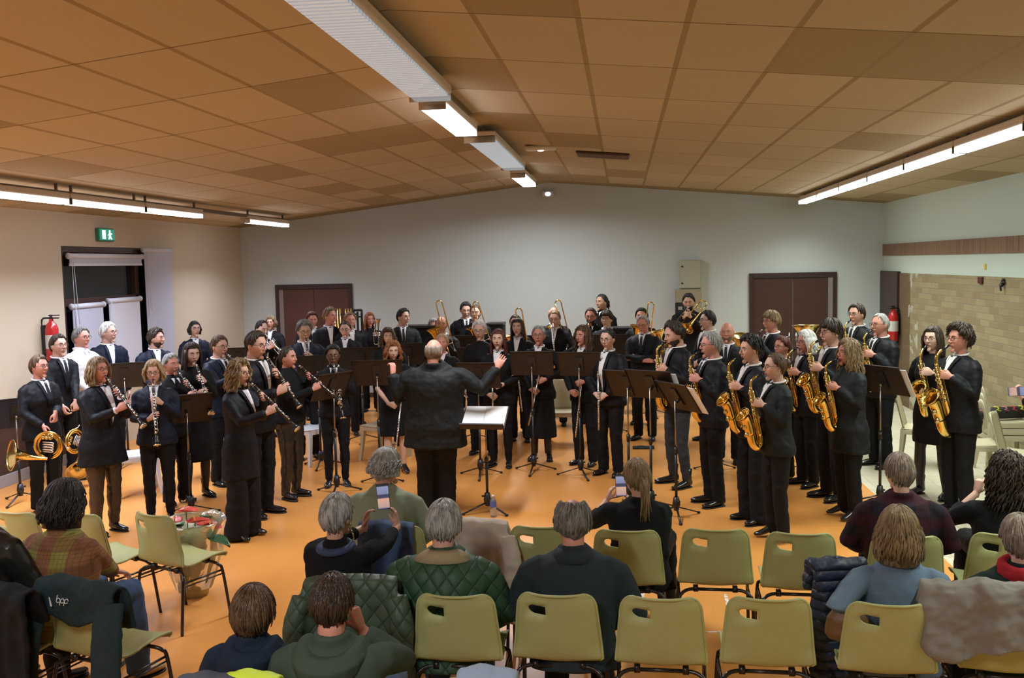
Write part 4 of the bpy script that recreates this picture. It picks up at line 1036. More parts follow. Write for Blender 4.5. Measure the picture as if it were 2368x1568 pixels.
p = person(354, 830, 1203, yaw=22, pose='clarinet', sex='f', hair=('bob','blond'), hlen=.07, glasses=True, girth=1.04, top='navy_suit', vee=1.02, legs='slim', shoes='boot', hem=.84, label='blonde woman with glasses and white blouse playing clarinet facing the camera', group=G1, hpitch=6, aim=(.05,-.42,-.9))
clar(p, 'clarinet pointing down, of the blonde woman in the white blouse')
p = person(392, 816, 1165, yaw=62, pose='clarinet', sex='f', hair=('short','silver'), sk='r', vee=0, top='black_cloth', girth=1.05, legs='trousers', shoes='heel', label='grey-haired woman in black playing clarinet behind the blonde clarinettist', group=G1, aim=(0,-.78,-.62))
clar(p, 'clarinet of the grey-haired woman in black behind the music stand')
p = person(440, 789, 1150, yaw=45, pose='clarinet', sex='f', hair=('long','dark'), hlen=.22, vee=1.32, under=None, top='black_cloth', hem=.42, flare=1.1, legs='tights', lmat='black_tights', shoes='boot', girth=.96, sk='p', label='young woman with long brown hair in a black dress playing clarinet', group=G1, aim=(0,-.6,-.8), hpitch=8)
clar(p, 'clarinet of the long-haired young woman in the black dress')
p = person(503, 774, 1118, yaw=64, pose='clarinet', hair=('short','brown'), glasses=True, top='navy_suit', tie=True, vee=1.15, girth=1.02, label='young man with brown hair, glasses and tie playing clarinet left of the tall clarinettist', group=G1, aim=(0,-.82,-.57), hpitch=4)
clar(p, 'clarinet of the young man with tie, half hidden')
p = person(546, 830, 1243, yaw=76, pose='clarinet', sex='f', hair=('curlylong','dblond'), hlen=.17, hvol=1.15, glasses=True, hem=.60, flare=1.06, legs='wide', shoes='heel', vee=1.2, collar=False, girth=1.04, label='woman with curly blonde hair, long black blazer and wide trousers playing clarinet in front', group=G1, aim=(0,-.76,-.65), hpitch=4)
clar(p, 'long clarinet of the curly blonde woman in wide trousers')
p = person(585, 763, 1190, yaw=70, pose='clarinet', hair=('short','dark'), glasses=True, top='black_suit', vee=1.05, girth=1.06, sk='l', label='tall man in glasses and open white collar playing clarinet, behind the curly blonde woman', group=G1, aim=(0,-.62,-.78), hpitch=8)
clar(p, 'clarinet of the tall man with the open white collar')
p = person(662, 800, 1152, yaw=74, pose='clarinet', sex='f', hair=('tail','dark'), hlen=.26, sk='r', top='black_knit', vee=0, girth=1.15, legs='slim', lmat='black_leather', shoes='chunky', label='woman with dark ponytail, black sweater and leather leggings playing clarinet', group=G1, aim=(0,-.8,-.6), hem=.9, collar=False)
clar(p, 'clarinet of the woman with the ponytail and leather leggings')
p = person(769, 795, 1122, yaw=18, pose='clarinet', sex='f', hair=('short','black'), hvol=1.3, sk='b', glasses=True, top='black_cloth', vee=0, legs='slim', shoes='shoe', hem=.86, label='woman with short black hair and brown skin playing clarinet, facing the camera', group=G1, aim=(.12,-.42,-.9), hpitch=6)
clar(p, 'clarinet pointing down, of the woman with short black hair')
p = person(702, 739, h=1.80, yaw=28, pose='clarinet', hair=('curly','sgrey'), sk='t', glasses=True, top='navy_suit', vee=1.1, hpitch=10, label='man with curly greying hair and navy jacket playing a dark clarinet', group=G1, aim=(.05,-.3,-.95))
clar(p, 'upright clarinet of the man with curly greying hair')
# ---- back left
p = person(601, 737, h=1.74, yaw=55, pose='trumpet', hair=('crop','black'), sk='p', top='black_suit', vee=1.15, label='young man with cropped black hair playing a small trumpet at the back left', group=G2, aim=(.1,-.75,-.6), hpitch=14)
inst('cornet', lambda: mk_trumpet(silver, .85, 'trumpet'), frame(p['mouth'], p['aim'], (0,0,1)), 'small silver trumpet of the young man with cropped black hair', 'trumpet', 'trumpets')
person(626, 730, h=1.64, yaw=5, pose='clasp', sex='f', hair=('bob','dblond'), hlen=.06, top='black_cloth', vee=1.0, label='girl with blonde fringe and black cardigan against the back wall, left of the door', group=G2)
p = person(720, 718, Y=14.95, yaw=30, pose='clasp', hair=('short','auburn'), sk='r', vee=1.1, label='man with auburn hair before the left back door, half hidden', group=G2, hpitch=12)
p = person(760, 711, h=1.84, yaw=25, pose='hold', hair=('curly','dblond'), hvol=.8, sk='r', vee=1.1, hyaw=35, label='blond man in black suit and open white collar looking right, before the left door', group=G2)
held(p, lambda: mk_trumpet(silver, .95), 'trumpet2', (.06,-.24,1.20), (.1,-.1,.95), 'silver trumpet held upright by the blond man before the door', 'trumpet', 'trumpets', .1)
person(808, 721, Y=14.35, yaw=30, pose='down', hair=('short','dblond'), sk='r', vee=1.1, label='man with greying blond hair, right of the golden chimes', group=G2)
person(798, 740, h=1.69, yaw=10, pose='clasp', sex='f', hair=('bun','dark'), sk='p', glasses=True, top='black_cloth', vee=1.22, girth=1.05, label='woman with tied dark hair, glasses and wide white collar', group=G2, hpitch=8)
p = person(853, 722, h=1.69, yaw=8, pose='hold', sex='f', hair=('long','red'), hlen=.16, sk='r', top='black_cloth', vee=1.2, under=None, collar=False, girth=1.05, hyaw=20, label='smiling red-haired woman holding a silver trumpet upright', group=G2)
inst('trumpet2', lambda: mk_trumpet(silver, .95), frame(aty(876, 802, p['y']-.25), (.02,-.05,1), (1,0,0)), 'silver trumpet held upright by the smiling red-haired woman', 'trumpet', 'trumpets')
person(929, 712, h=1.81, yaw=20, pose='clasp', hair=('short','black'), sk='p', top='grey_suit', vee=1.08, tie=True, hyaw=35, hpitch=4, label='young man with black hair and black tie, standing tall left of the conductor', group=G2)
person(897, 758, h=1.62, yaw=15, pose='clasp', sex='f', hair=('curlylong','brown'), hlen=.14, sk='p', top='black_cloth', vee=0, label='woman with wavy light brown hair behind the redhead', group=G2)
p = person(907, 786, 1093, yaw=20, pose='hold', sex='f', hair=('curlylong','red'), hlen=.18, sk='p', top='black_cloth', vee=1.3, under=None, collar=False, hem=.50, flare=1.05, legs='bare', shoes='heel', hpitch=8, sleeve=.25, label='red-haired girl in a short black dress standing behind the conductor', group=G3)
held(p, mk_flute, 'flute', (.05,-.22,.86), (-.12,-.1,-1), 'flute held down by the red-haired girl in the short dress', 'flute', 'flutes', .1)
# ---- conductor
p = person(1000, 782, 1186, yaw=180, pose='down', hair=('fringe','taupe'), hvol=.5, sk='r', top='grey_suit', vee=0, under='white_shirt', girth=1.58, hem=.68, flare=1.05, near=True, collar=False, label='bald conductor in a dark suit seen from behind, arms raised', legs='trousers', lmat='black_cloth', legr=1.05, tall=1, name='conductor', hyaw=-12,
   arms={'L': (('px',908,866,-.05), ('w',.02,.25,.95), ('w',-.8,.5,0), .75, (.9,.1,-1)), 'R': (('px',1150,852,.05), ('w',.42,.2,.85), ('w',.1,1,-.2), .35, (-.5,.1,-.9))})
# ---- centre
p = person(1003, 733, h=1.62, yaw=10, pose='clasp', sex='f', hair=('short','grey'), hvol=1.2, glasses=True, sk='r', top='black_cloth', vee=1.3, under=None, collar=False, hpitch=14, label='grey-haired woman in glasses looking down, left behind the conductor', group=G2)
p = person(1020, 729, h=1.74, yaw=10, pose='trumpet', hair=('fringe','sgrey'), sk='r', vee=1.1, label='balding trombonist behind the grey-haired woman, left of centre', group=G2)
inst('trombone', mk_trombone, frame(aty(1052, 812, p['y']-.3), (-.22,-.1,1), (0,-1,.2)), 'trombone held upright by the balding man left of centre', 'trombone', 'trombones')
p = person(1022, 771, h=1.60, yaw=5, pose='clasp', sex='f', hair=('short','blond'), sk='r', top='black_cloth', vee=1.3, label='short-haired blonde woman hidden behind the conductor\'s head', group=G3)
person(1076, 696, Y=15.75, yaw=15, pose='down', hair=('short','black'), sk='p', vee=1.08, tie=True, hpitch=12, label='tall young man in black suit and tie, left of the woman trombonist', group=G2)
p = person(1099, 704, Y=15.05, yaw=5, pose='clasp', sex='f', hair=('bun','brown'), sk='p', top='black_cloth', vee=1.25, label='woman trombonist with tied brown hair next to the tall young man', group=G2)
inst('trombone', mk_trombone, frame(aty(1138, 800, p['y']-.25), (-.28,-.1,1), (0,-1,.2)), 'tall trombone held upright by the woman with tied brown hair', 'trombone', 'trombones')
person(1110, 738, Y=12.1, yaw=-4, pose='down', sex='f', hair=('short','white'), hvol=1.2, glasses=True, sk='p', top='black_cloth', vee=1.30, under=None, collar=False, hpitch=10, label='white-haired woman in black v-neck looking down, left of the auburn flautist', group=G3, h=None, shoes='boot')
p = person(1152, 760, 1078, yaw=-8, pose='hold', sex='f', hair=('long','auburn'), hlen=.24, sk='p', top='black_cloth', vee=1.2, legs='slim', shoes='chunky', hyaw=5, label='young woman with dark auburn hair and chunky boots beside the conductor', group=G3)
held(p, mk_flute, 'flute', (-.02,-.25,1.12), (.0,-.1,-1), 'flute held down by the auburn-haired young woman', 'flute', 'flutes', .1)
p = person(1197, 735, 1020, yaw=-5, pose='hold', sex='f', hair=('long','dark'), hlen=.3, sk='p', top='black_cloth', vee=1.2, label='girl with very long brown hair and white collar behind the stands', group=G3, legs='trousers', shoes='boot')
held(p, mk_flute, 'flute', (.03,-.24,1.05), (.1,-.1,-1), 'flute hanging from the hands of the very long-haired girl', 'flute', 'flutes', .1)
p = person(1192, 727, Y=13.7, yaw=-5, pose='clasp', sex='f', hair=('bun','black'), sk='l', vee=1.2, label='dark-haired trombonist hidden behind the very long-haired girl', group=G2)
inst('trombone', mk_trombone, frame(aty(1226, 830, p['y']-.25), (-.14,-.1,1), (0,-1,.2)), 'trombone whose slide rises right of the very long-haired girl', 'trombone', 'trombones')
p = person(1246, 751, 1063, yaw=-4, pose='hold', sex='f', hair=('short','silver'), glasses=True, sk='r', top='black_cloth', vee=1.26, legs='skirt', shoes='boot', label='smiling woman with short grey hair and long black skirt behind the middle stand', group=G3)
held(p, mk_flute, 'flute', (.02,-.25,1.10), (-.22,-.1,-1), 'flute held slanting by the smiling grey-haired woman', 'flute', 'flutes', .08)
p = person(1283, 715, h=1.76, yaw=-6, pose='hold', sex='f', hair=('bun','dblond'), glasses=True, sk='p', top='black_cloth', vee=1.18, hpitch=10, label='tall blonde woman with broad white collar holding a flute upright at her chin', group=G3)
held(p, mk_flute, 'flute', (.0,-.16,1.56), (.02,-.1,-1), 'flute held upright at the chin of the tall blonde woman', 'flute', 'flutes', .0)
p = person(1281, 708, Y=14.95, yaw=-5, pose='clasp', hair=('fringe','blond'), sk='r', vee=1.2, label='bald man at the back with only his crown showing above the tall blonde woman', group=G2)
inst('trombone', mk_trombone, frame(aty(1322, 800, p['y']-.25), (-.22,-.1,1), (0,-1,.2)), 'trombone rising right of the tall blonde woman', 'trombone', 'trombones')
p = person(1350, 752, 1074, yaw=-28, pose='hold', sex='f', hair=('wavy','brown'), hlen=.26, sk='r', top='black_cloth', vee=1.34, hyaw=-10, legs='trousers', shoes='boot', label='young woman with long two-tone wavy hair, left of the woman in the white shirt', group=G3)
held(p, mk_flute, 'flute', (.06,-.2,1.0), (-.12,-.1,-1), 'flute held low and slanting by the wavy-haired young woman', 'flute', 'flutes', .08)
p = person(1407, 756, 1098, yaw=-30, pose='clasp', sex='f', hair=('bun','black'), glasses=True, sk='p', top='black_suit', vee=.98, girth=1.08, hyaw=5, hpitch=8, legs='trousers', shoes='boot', hem=.84, label='woman with tied black hair, glasses and long white shirt front, holding a flute', group=G3)
held(p, mk_flute, 'flute', (.0,-.25,1.04), (.0,-.04,-1), 'silver flute hanging straight down from the woman in the white shirt front', 'flute', 'flutes', .22)
person(1403, 717, h=1.74, yaw=-15, pose='clasp', hair=('mop','dark'), sk='p', glasses=True, vee=1.15, tie=True, label='young man in glasses and mop of brown hair above the woman in white shirt', group=G2)
p = person(1367, 709, h=1.78, yaw=-8, pose='sax', hair=('crop','dark'), sk='r', glasses=True, beard='dark', vee=0, top='black_knit', hpitch=10, label='man in dark-rimmed glasses playing a brass instrument at the back centre', group=G2)
sax(p, 'saxophone of the man in dark-rimmed glasses at the back centre')
person(1393, 679, Y=16.3, yaw=-40, pose='down', hair=('tail','black'), hlen=.14, sk='t', vee=0, top='black_knit', label='tallest musician at the back centre, with black hair tied back', group=G2)
p = person(1489, 725, 1016, yaw=-18, pose='fold', hair=('crop','grey'), sk='r', glasses=True, tie=True, vee=1.2, hpitch=12, girth=1.05, label='man with grey hair and glasses standing with folded arms right of centre', group=G2)
p = person(1484, 711, h=1.76, yaw=-10, pose='down', hair=('short','black'), sk='r', vee=1.2, label='dark-haired man hidden behind the man with folded arms', group=G2)
inst('trombone', mk_trombone, frame(aty(1500, 815, p['y']-.25), (.12,-.1,1), (0,-1,.2)), 'trombone rising behind the man with folded arms', 'trombone', 'trombones')
p = person(1593, 676, Y=15.9, yaw=-10, pose='trumpet', hair=('short','black'), sk='t', beard=True, vee=0, top='black_cloth', hpitch=12, label='trombonist with black hair playing in front of the wall cabinets', group=G2, aim=(0,-.9,-.4))
inst('trombone', mk_trombone, frame(p['mouth']+V((.0,-.03,0)), (-.55,-.6,-.58), (.5,-.3,.9)), 'trombone played before the wall cabinets, bell facing the camera', 'trombone', 'trombones')
# ---- right block
person(1639, 717, h=1.78, yaw=-70, pose='hold', hair=('short','black'), sk='p', glasses=True, vee=1.2, label='dark-haired man in glasses in profile, behind the curly-haired saxophonist', group=G4)
p = person(1566, 741, 1122, yaw=-62, pose='sax', hair=('quiff','dark'), hvol=1.6, sk='l', beard=True, vee=1.1, hpitch=14, lmat='grey_trousers', legs='slim', shoes='boot', stance=.14, label='young man with long swept-back dark hair playing saxophone, right of the stands', group=G4)
sax(p, 'saxophone of the young man with swept-back hair', tilt=8, swing=10)
p = person(1648, 766, 1166, yaw=-70, pose='sax', hair=('short','grey'), sk='r', glasses=True, vee=1.15, tie=True, hpitch=2, girth=1.05, label='older grey-haired man in red-rimmed glasses playing alto saxophone', group=G4)
sax(p, 'alto saxophone of the older grey-haired man', tilt=12)
person(1682, 743, h=1.71, yaw=-15, pose='clasp', hair=('bald','blond'), sk='r', beard='dblond', vee=1.15, tie=True, label='bald bearded man in black suit standing beside the left tuba', group=G4)
inst('tuba', mk_tuba, Matrix.Translation(aty(1713, 766, atz(1682, 743, 1.71).y+.5)-V((0,0,.47))) @ Matrix.Rotation(R(10), 4, 'Z') @ Matrix.Rotation(R(10), 4, 'X') @ Matrix.Scale(.9, 4), 'tuba with upright bell right of the bald bearded man', 'tuba', 'tubas')
person(1718, 792, Y=atz(1682, 743, 1.71).y+1.1, yaw=-20, pose='clasp', hair=('short','dark'), vee=1.2, label='tuba player almost hidden behind the left tuba', group=G2)
p = person(1741, 774, 1206, yaw=-66, pose='sax', sex='f', hair=('curly','black'), hvol=1.25, sk='l', top='black_suit', vee=1.2, legs='wide', lmat='black_cloth', legr=.8, shoes='shoe', hpitch=4, label='woman with dark curly bob playing alto saxophone behind the bun-haired woman', group=G4)
sax(p, 'alto saxophone of the woman with the dark curly bob', tilt=10)
p = person(1797, 814, 1248, yaw=-72, pose='sax', sex='f', hair=('bun','brown'), sk='p', glasses=True, top='grey_suit', vee=1.3, girth=1.06, hem=.82, legs='trousers', legr=.95, shoes='heel', near=True, hpitch=2, label='woman with brown bun and dark cardigan playing saxophone, nearest the chairs', group=G4)
sax(p, 'alto saxophone of the bun-haired woman nearest the chairs', tilt=6)
p = person(1786, 718, h=1.80, yaw=-60, pose='clarinet', hair=('mop','dblond'), sk='r', glasses=True, vee=1.15, tie=True, label='tall young man with blond mop and glasses before the right door', group=G4, aim=(0,-.7,-.7))
clar(p, 'clarinet of the tall young man with the blond mop')
p = person(1811, 776, h=1.60, yaw=-55, pose='hold', sex='f', hair=('short','auburn'), sk='r', glasses=True, vee=1.2, label='short woman with auburn hair and glasses behind the bun-haired woman', group=G4)
inst('tuba', mk_tuba, Matrix.Translation(aty(1868, 752, 12.6)-V((0,0,.47))) @ Matrix.Rotation(R(10), 4, 'Z') @ Matrix.Rotation(R(-3), 4, 'X'), 'tuba with upright bell before the right door, behind the white-haired player', 'tuba', 'tubas')
person(1864, 792, Y=12.95, yaw=-20, pose='clasp', hair=('short','dark'), vee=1.2, label='tuba player hidden behind the white-haired saxophonist', group=G2)
p = person(1868, 762, 1122, yaw=-64, pose='sax', sex='m', hair=('long','white'), hlen=.10, hvol=1.2, sk='r', glasses=True, vee=1.15, girth=1.08, shoes='boot', label='red-faced saxophonist with long white hair', group=G4, hpitch=2)
sax(p, 'saxophone of the long white-haired player', tilt=8)
p = person(1926, 736, 1153, yaw=-66, pose='sax', hair=('mop','dark'), sk='l', glasses=True, vee=1.15, shoes='boot', label='young man with dark hair and glasses right of the long white-haired player', group=G4, hpitch=2)
sax(p, 'saxophone of the dark-haired young man in glasses', tilt=8)
p = person(1966, 783, 1196, yaw=-72, pose='sax', sex='f', hair=('wavy','dblond'), hlen=.24, hvol=1.1, sk='r', top='grey_suit', vee=0, girth=1.12, hem=.66, flare=1.06, shoes='heel', collar=False, near=True, label='woman with long wavy blonde hair and long dark jacket playing saxophone at right', group=G4)
sax(p, 'saxophone of the woman with the long wavy blonde hair', tilt=8)
p = person(1984, 700, h=1.86, yaw=-50, pose='sax', hair=('short','dark'), sk='l', glasses=True, vee=1.12, tie=True, label='tall man in glasses and tie playing saxophone before the white back wall at right', group=G4, hpitch=4)
sax(p, 'saxophone of the tall man at the back right', tilt=14)
p = person(2038, 723, 1078, yaw=-62, pose='sax', hair=('crop','grey'), sk='r', glasses=True, vee=1.12, tie=True, label='grey-haired man in glasses and blue tie beside the dark door at right', group=G4, hpitch=0, girth=1.05)
sax(p, 'saxophone of the grey-haired man beside the dark door', tilt=14)
p = person(2160, 753, 1148, yaw=-46, pose='sax', sex='f', hair=('long','dark'), hlen=.22, sk='p', glasses=True, top='black_cloth', vee=1.3, under=None, collar=False, hem=.56, legs='tights', lmat='black_tights', shoes='heelboot', stance=.14, label='long-haired young woman in a short black dress playing saxophone by the brick wall', group=G4)
sax(p, 'saxophone of the young woman in the short dress', tilt=14, S=1.05)
p = person(2222, 750, 1188, yaw=-66, pose='sax', sex='f', hair=('curly','dark'), hvol=1.5, sk='r', glasses=True, top='black_suit', vee=1.3, girth=1.08, hem=.78, legs='trousers', shoes='shoe', near=True, label='woman with curly dark hair playing tenor saxophone, rightmost of the band', group=G4)
sax(p, 'large tenor saxophone of the rightmost musician', tilt=12, S=1.18)

# ---------------------------------------------------------------- music stands
stand(430, 945, 35, 1.1, 'tilted music stand in front of the blonde clarinettists', base=1190, tilt=26)
stand(766, 893, 60, 1.1, 'tilted music stand right of the woman with the ponytail', base=1140, tilt=28)
stand(872, 862, 10, 1.1, 'broad music stand left of the conductor', base=1120, tilt=26, w=.56)
stand(1107, 868, -4, 1.1, 'music stand right of the conductor, under his raised arm', base=1100, tilt=24, w=.5)
stand(1230, 840, 0, 1.1, 'music stand in front of the smiling grey-haired woman', base=1090, tilt=28, legrot=25)
stand(1340, 842, -8, 1.1, 'music stand in front of the wavy-haired young woman', base=1100, tilt=30, legrot=50)
stand(1455, 888, -30, 1.1, 'left one of the three tilted stands before the saxophones', base=1165, tilt=32, sheets=('white sheet music on the left stand before the saxophones', (-.1,.30)))
stand(1507, 888, -32, 1.1, 'middle one of the three tilted stands before the saxophones', base=1180, tilt=32, sheets=('white sheet music on the middle stand before the saxophones', (-.1,.30)))
stand(1568, 917, -58, 1.1, 'right one of the three tilted stands before the saxophones', base=1196, tilt=34, sheets=('white sheet music hanging over the right stand before the saxophones', (-.10,.34)))
stand(2042, 878, -55, 1.1, 'music stand between the long-haired woman and the brick wall', base=1168, tilt=30, sheets=('white sheet music on the stand near the brick wall', (-.1,.31)))
navyst = mat('stand_navy', (.012,.018,.032), .45)
stand(34, 955, 50, 1.1, 'dark blue music stand at the left picture edge', base=1160, tilt=14, col=navyst)
stand(287, 868, 30, 1.1, 'black music stand behind the woman with the blonde bob', h and 0 or None, tilt=14) if 0 else stand(287, 868, 30, 1.15, 'black music stand behind the woman with the blonde bob', tilt=16, col=blackm)
for (x, y, yw, h, w_, lab) in ((552, 830, 30, 1.2, .45, 'black music stand between the two young men playing clarinet'), (735, 852, 15, 1.15, .5, 'black music stand in front of the man with curly greying hair'),
   (836, 830, 5, 1.1, .66, 'wide black music stand in front of the woman with the wide white collar'), (946, 818, 0, 1.15, .5, 'black music stand below the young man with the black tie'),
   (1066, 800, 0, 1.2, .5, 'black music stand left of the white-haired woman'), (1094, 830, 0, 1.15, .44, 'low black music stand under the white-haired woman'), (1245, 799, 0, 1.17, .6, 'black music stand behind the smiling grey-haired woman'),
   (1411, 800, -5, 1.2, .5, 'black music stand behind the woman in the white shirt front'), (1514, 795, -10, 1.15, .5, 'black music stand in front of the man with folded arms'), (1660, 870, -40, 1.05, .45, 'black music stand behind the older grey-haired saxophonist'),
   (1882, 880, -40, 1.05, .45, 'black music stand behind the white-haired saxophonist')):
    stand(x, y, yw, h, lab, tilt=12, w=w_, col=blackm, Y={735: 11.3, 836: 12.95, 1411: 13.55, 1660: 11.1}.get(x))
# the conductor's stand, tilted towards the camera
b0 = atz(1100, 1187, 0); q = aty(1121, 966, b0.y); o = stand_mesh(q.z, 58, .25, .44, .34, stand_c, 30)
o.location = (q.x, q.y, 0); o.rotation_euler = (0,0,R(176)); tag(o, 'conductor\'s music stand with an open white score, right of the conductor', 'music stand', 'music stands')
M = Matrix.Translation((q.x, q.y, q.z)) @ Matrix.Rotation(R(176), 4, 'Z') @ Matrix.Rotation(R(58), 4, 'X')
b = MB(); b.box(-.21,.004,-.163,.0,.012,.16,M=M).box(.003,.004,-.163,.21,.010,.16,M=M); s = b.build('score', mat('bright_paper', (.9,.92,.93), .6), None, smooth=False, bev=.001); tag(s, 'open white score lying on the conductor\'s stand', 'sheet music')
# ================================================================ chairs
shell_m = mat('yellowed_plastic', (.40,.42,.175), .5, spec=.4, bump=(220,.12)); tube_m = mat('chair_tube', (.018,.014,.013), .3, spec=.5)
def mk_chair():
    # back towards -Y, sitter faces +Y; origin on the floor
    o = empty('plastic_chair')
    NU, NV = 24, 44; g = []
    # profile v: 0 front edge of the seat .. 1 top of the back
    pr = spline([(0,.235,.405),(0,.225,.435),(0,.13,.445),(0,.0,.435),(0,-.11,.432),(0,-.175,.46),(0,-.205,.53),(0,-.225,.64),(0,-.245,.75),(0,-.252,.80),(0,-.262,.812)], 5)
    def halfw(t, z, y):
        if t < .10: return .20-.02*((.10-t)/.10)**2
        if z < .47 and y < 0: return .215
        if z > .47: return .225-.035*min(1, (z-.47)/.34)
        return .205
    n = len(pr)
    rows = []
    for i, p in enumerate(pr):
        t = i/(n-1); hw = halfw(t, p.z, p.y)
        if p.z > .745: dz_ = (p.z-.745)/.067; hw -= .055*(1-math.sqrt(max(0, 1-min(1, dz_)**2)))
        row = []
        for j in range(NU+1):
            u = 2*j/NU-1; x = u*hw
            dish = .022*u*u if p.z < .46 else 0
            wrap = .045*abs(u)**2.6*min(1, max(0, (p.z-.44)/.1)) if p.y < -.12 else 0
            y = p.y + wrap
            if p.z >= .80: y = p.y + wrap*.9
            row.append(V((x, y, p.z+dish)))
        rows.append(row)
    # handle hole in the upper left of the back as seen from behind (x<0 when looking to +Y)
    def zrow(z): return min(range(n), key=lambda i: abs(pr[i].z-z) if pr[i].y < -.2 else 9)
    i0, i1 = zrow(.695), zrow(.765); j0, j1 = 3, 9
    cx, cz = -.095, .735
    b = MB(); idx = {}
    for i in range(n):
        for j in range(NU+1):
            p = rows[i][j].copy(); idx[(i,j)] = len(b.v)
            if i0 <= i <= i1 and j0 <= j <= j1 and (i in (i0,i1) or j in (j0,j1)):
                a = math.atan2((i-(i0+i1)/2)/((i1-i0)/2), (j-(j0+j1)/2)/((j1-j0)/2))
                ex, ez = math.cos(a), math.sin(a)
                if ex > 0: q = max(abs(ex), abs(ez)); ex, ez = ex/q*.92, ez/q*.92
                zz = cz+ez*.026-ex*.006; xx = cx+ex*.046
                f = pr[min(range(n), key=lambda r: abs(pr[r].z-zz) if pr[r].y < -.2 else 9)]
                hw = halfw(.9, f.z, f.y); p = V((xx, f.y+.045*abs(xx/hw)**2.6, zz))
            b.v.append(tuple(p))
    for i in range(n-1):
        for j in range(NU):
            if i0 <= i < i1 and j0 <= j < j1: continue
            b.f.append((idx[(i,j)], idx[(i,j+1)], idx[(i+1,j+1)], idx[(i+1,j)])); b.mi.append(0)
    s = b.build('seat_shell', shell_m, o, solid=.009)
    rim = MB(); ed = [rows[i][0] for i in range(n)]+[rows[n-1][j] for j in range(1, NU)]+[rows[i][NU] for i in range(n-1, -1, -1)]
    rim.tube(ed, .0075, 6); rim.build('rim', shell_m, o)
    r = .011
    for s_ in (-1, 1):
        MB().tube(spline([(s_*.10,-.13,.405),(s_*.16,-.14,.405),(s_*.205,-.16,.385),(s_*.222,-.18,.33),(s_*.232,-.215,.0)], 5), r, 8).build('leg', tube_m, o)
        MB().tube(spline([(s_*.10,.12,.405),(s_*.16,.13,.405),(s_*.205,.15,.385),(s_*.222,.17,.33),(s_*.232,.215,.0)], 5), r, 8).build('leg', tube_m, o)
    b = MB(); b.tube([(-.12,-.13,.405),(.12,-.13,.405)], r, 8).tube([(-.12,.12,.405),(.12,.12,.405)], r, 8)
    for s_ in (-1, 1):
        b.tube([(s_*.218,-.17,.345),(s_*.218,.17,.345)], .007, 6); b.tube([(s_*.223,-.18,.32),(s_*.223,.18,.32)], .005, 6)
        b.box(s_*.12-.015,-.15,.395,s_*.12+.015,-.115,.43); b.box(s_*.12-.015,.105,.395,s_*.12+.015,.14,.43)
    b.build('frame', tube_m, o); return o
def chair(px, py, label, rz=0, z=.805, group='yellowed plastic chairs of the audience'):
    p = atz(px, py, z); M = Matrix.Translation((p.x, p.y+.24, 0))
    if rz: c = Matrix.Rotation(R(rz), 4, 'Z'); M = Matrix.Translation((p.x, p.y+.24, 0)) @ c
    return inst('chair', mk_chair, M, label, 'chair', group), p
CH_ = {}
for (n_, x, y, lab, rz) in (
  ('b1', 1050, 1382, 'empty-looking yellow chair with handle hole behind the man in the green quilted jacket', 0), ('b2', 1289, 1380, 'yellow chair under the man in the sleeveless dark grey coat', -2),
  ('b3', 1532, 1388, 'empty yellow chair in the near row, left one of the two empty ones', -2), ('b4', 1783, 1390, 'empty yellow chair in the near row beside the navy quilted jacket', -2), ('b5', 2068, 1403, 'yellow chair under the woman in the blue denim shirt', -3),
  ('a1', 1252, 1222, 'yellow chair half hidden by the balding curly-haired man', 0), ('a2', 1453, 1231, 'yellow chair under the woman filming in black', -2), ('a3', 1659, 1229, 'empty yellow chair in the far row, left of the other empty one', -2), ('a4', 1858, 1238, 'empty yellow chair in the far row, left of the plaid-dressed woman', -3), ('a5', 2105, 1245, 'yellow chair mostly hidden under the person in dark plaid', -3),
  ('l1', 375, 1195, 'empty yellow chair beside the flower pot, turned outwards', -24), ('l2', 205, 1192, 'yellow chair behind the head of the woman in the plaid shirt', -22), ('l3', 40, 1189, 'yellow chair at the left edge behind the black leather jacket', -12),
  ('l4', 192, 1376, 'yellow chair with a dark coat hanging over it', -16), ('l5', -70, 1390, 'yellow chair cut by the lower left picture edge', -14),
  ('c1', 812, 1358, 'chair covered by a green quilted jacket', 4), ('a0', 905, 1222, 'chair under the white-haired person in sage green', 0), ('a9', 1100, 1216, 'chair with a beige blazer hanging over it', 0), ('d1', 535, 1588, 'chair at the bottom edge holding a yellow safety vest', 0), ('d3', 800, 1618, 'chair below the picture edge under the young man in the green hooded sweatshirt', 0), ('d2', 1130, 1582, 'chair at the bottom edge holding a pale blue coat', 0), ('a6', 2340, 1240, 'chair under the dark-haired woman at the right edge', -4), ('b6', 2360, 1400, 'chair with a grey fleece coat hanging over it at the lower right', -6)):
    CH_[n_] = chair(x, y, lab, rz)
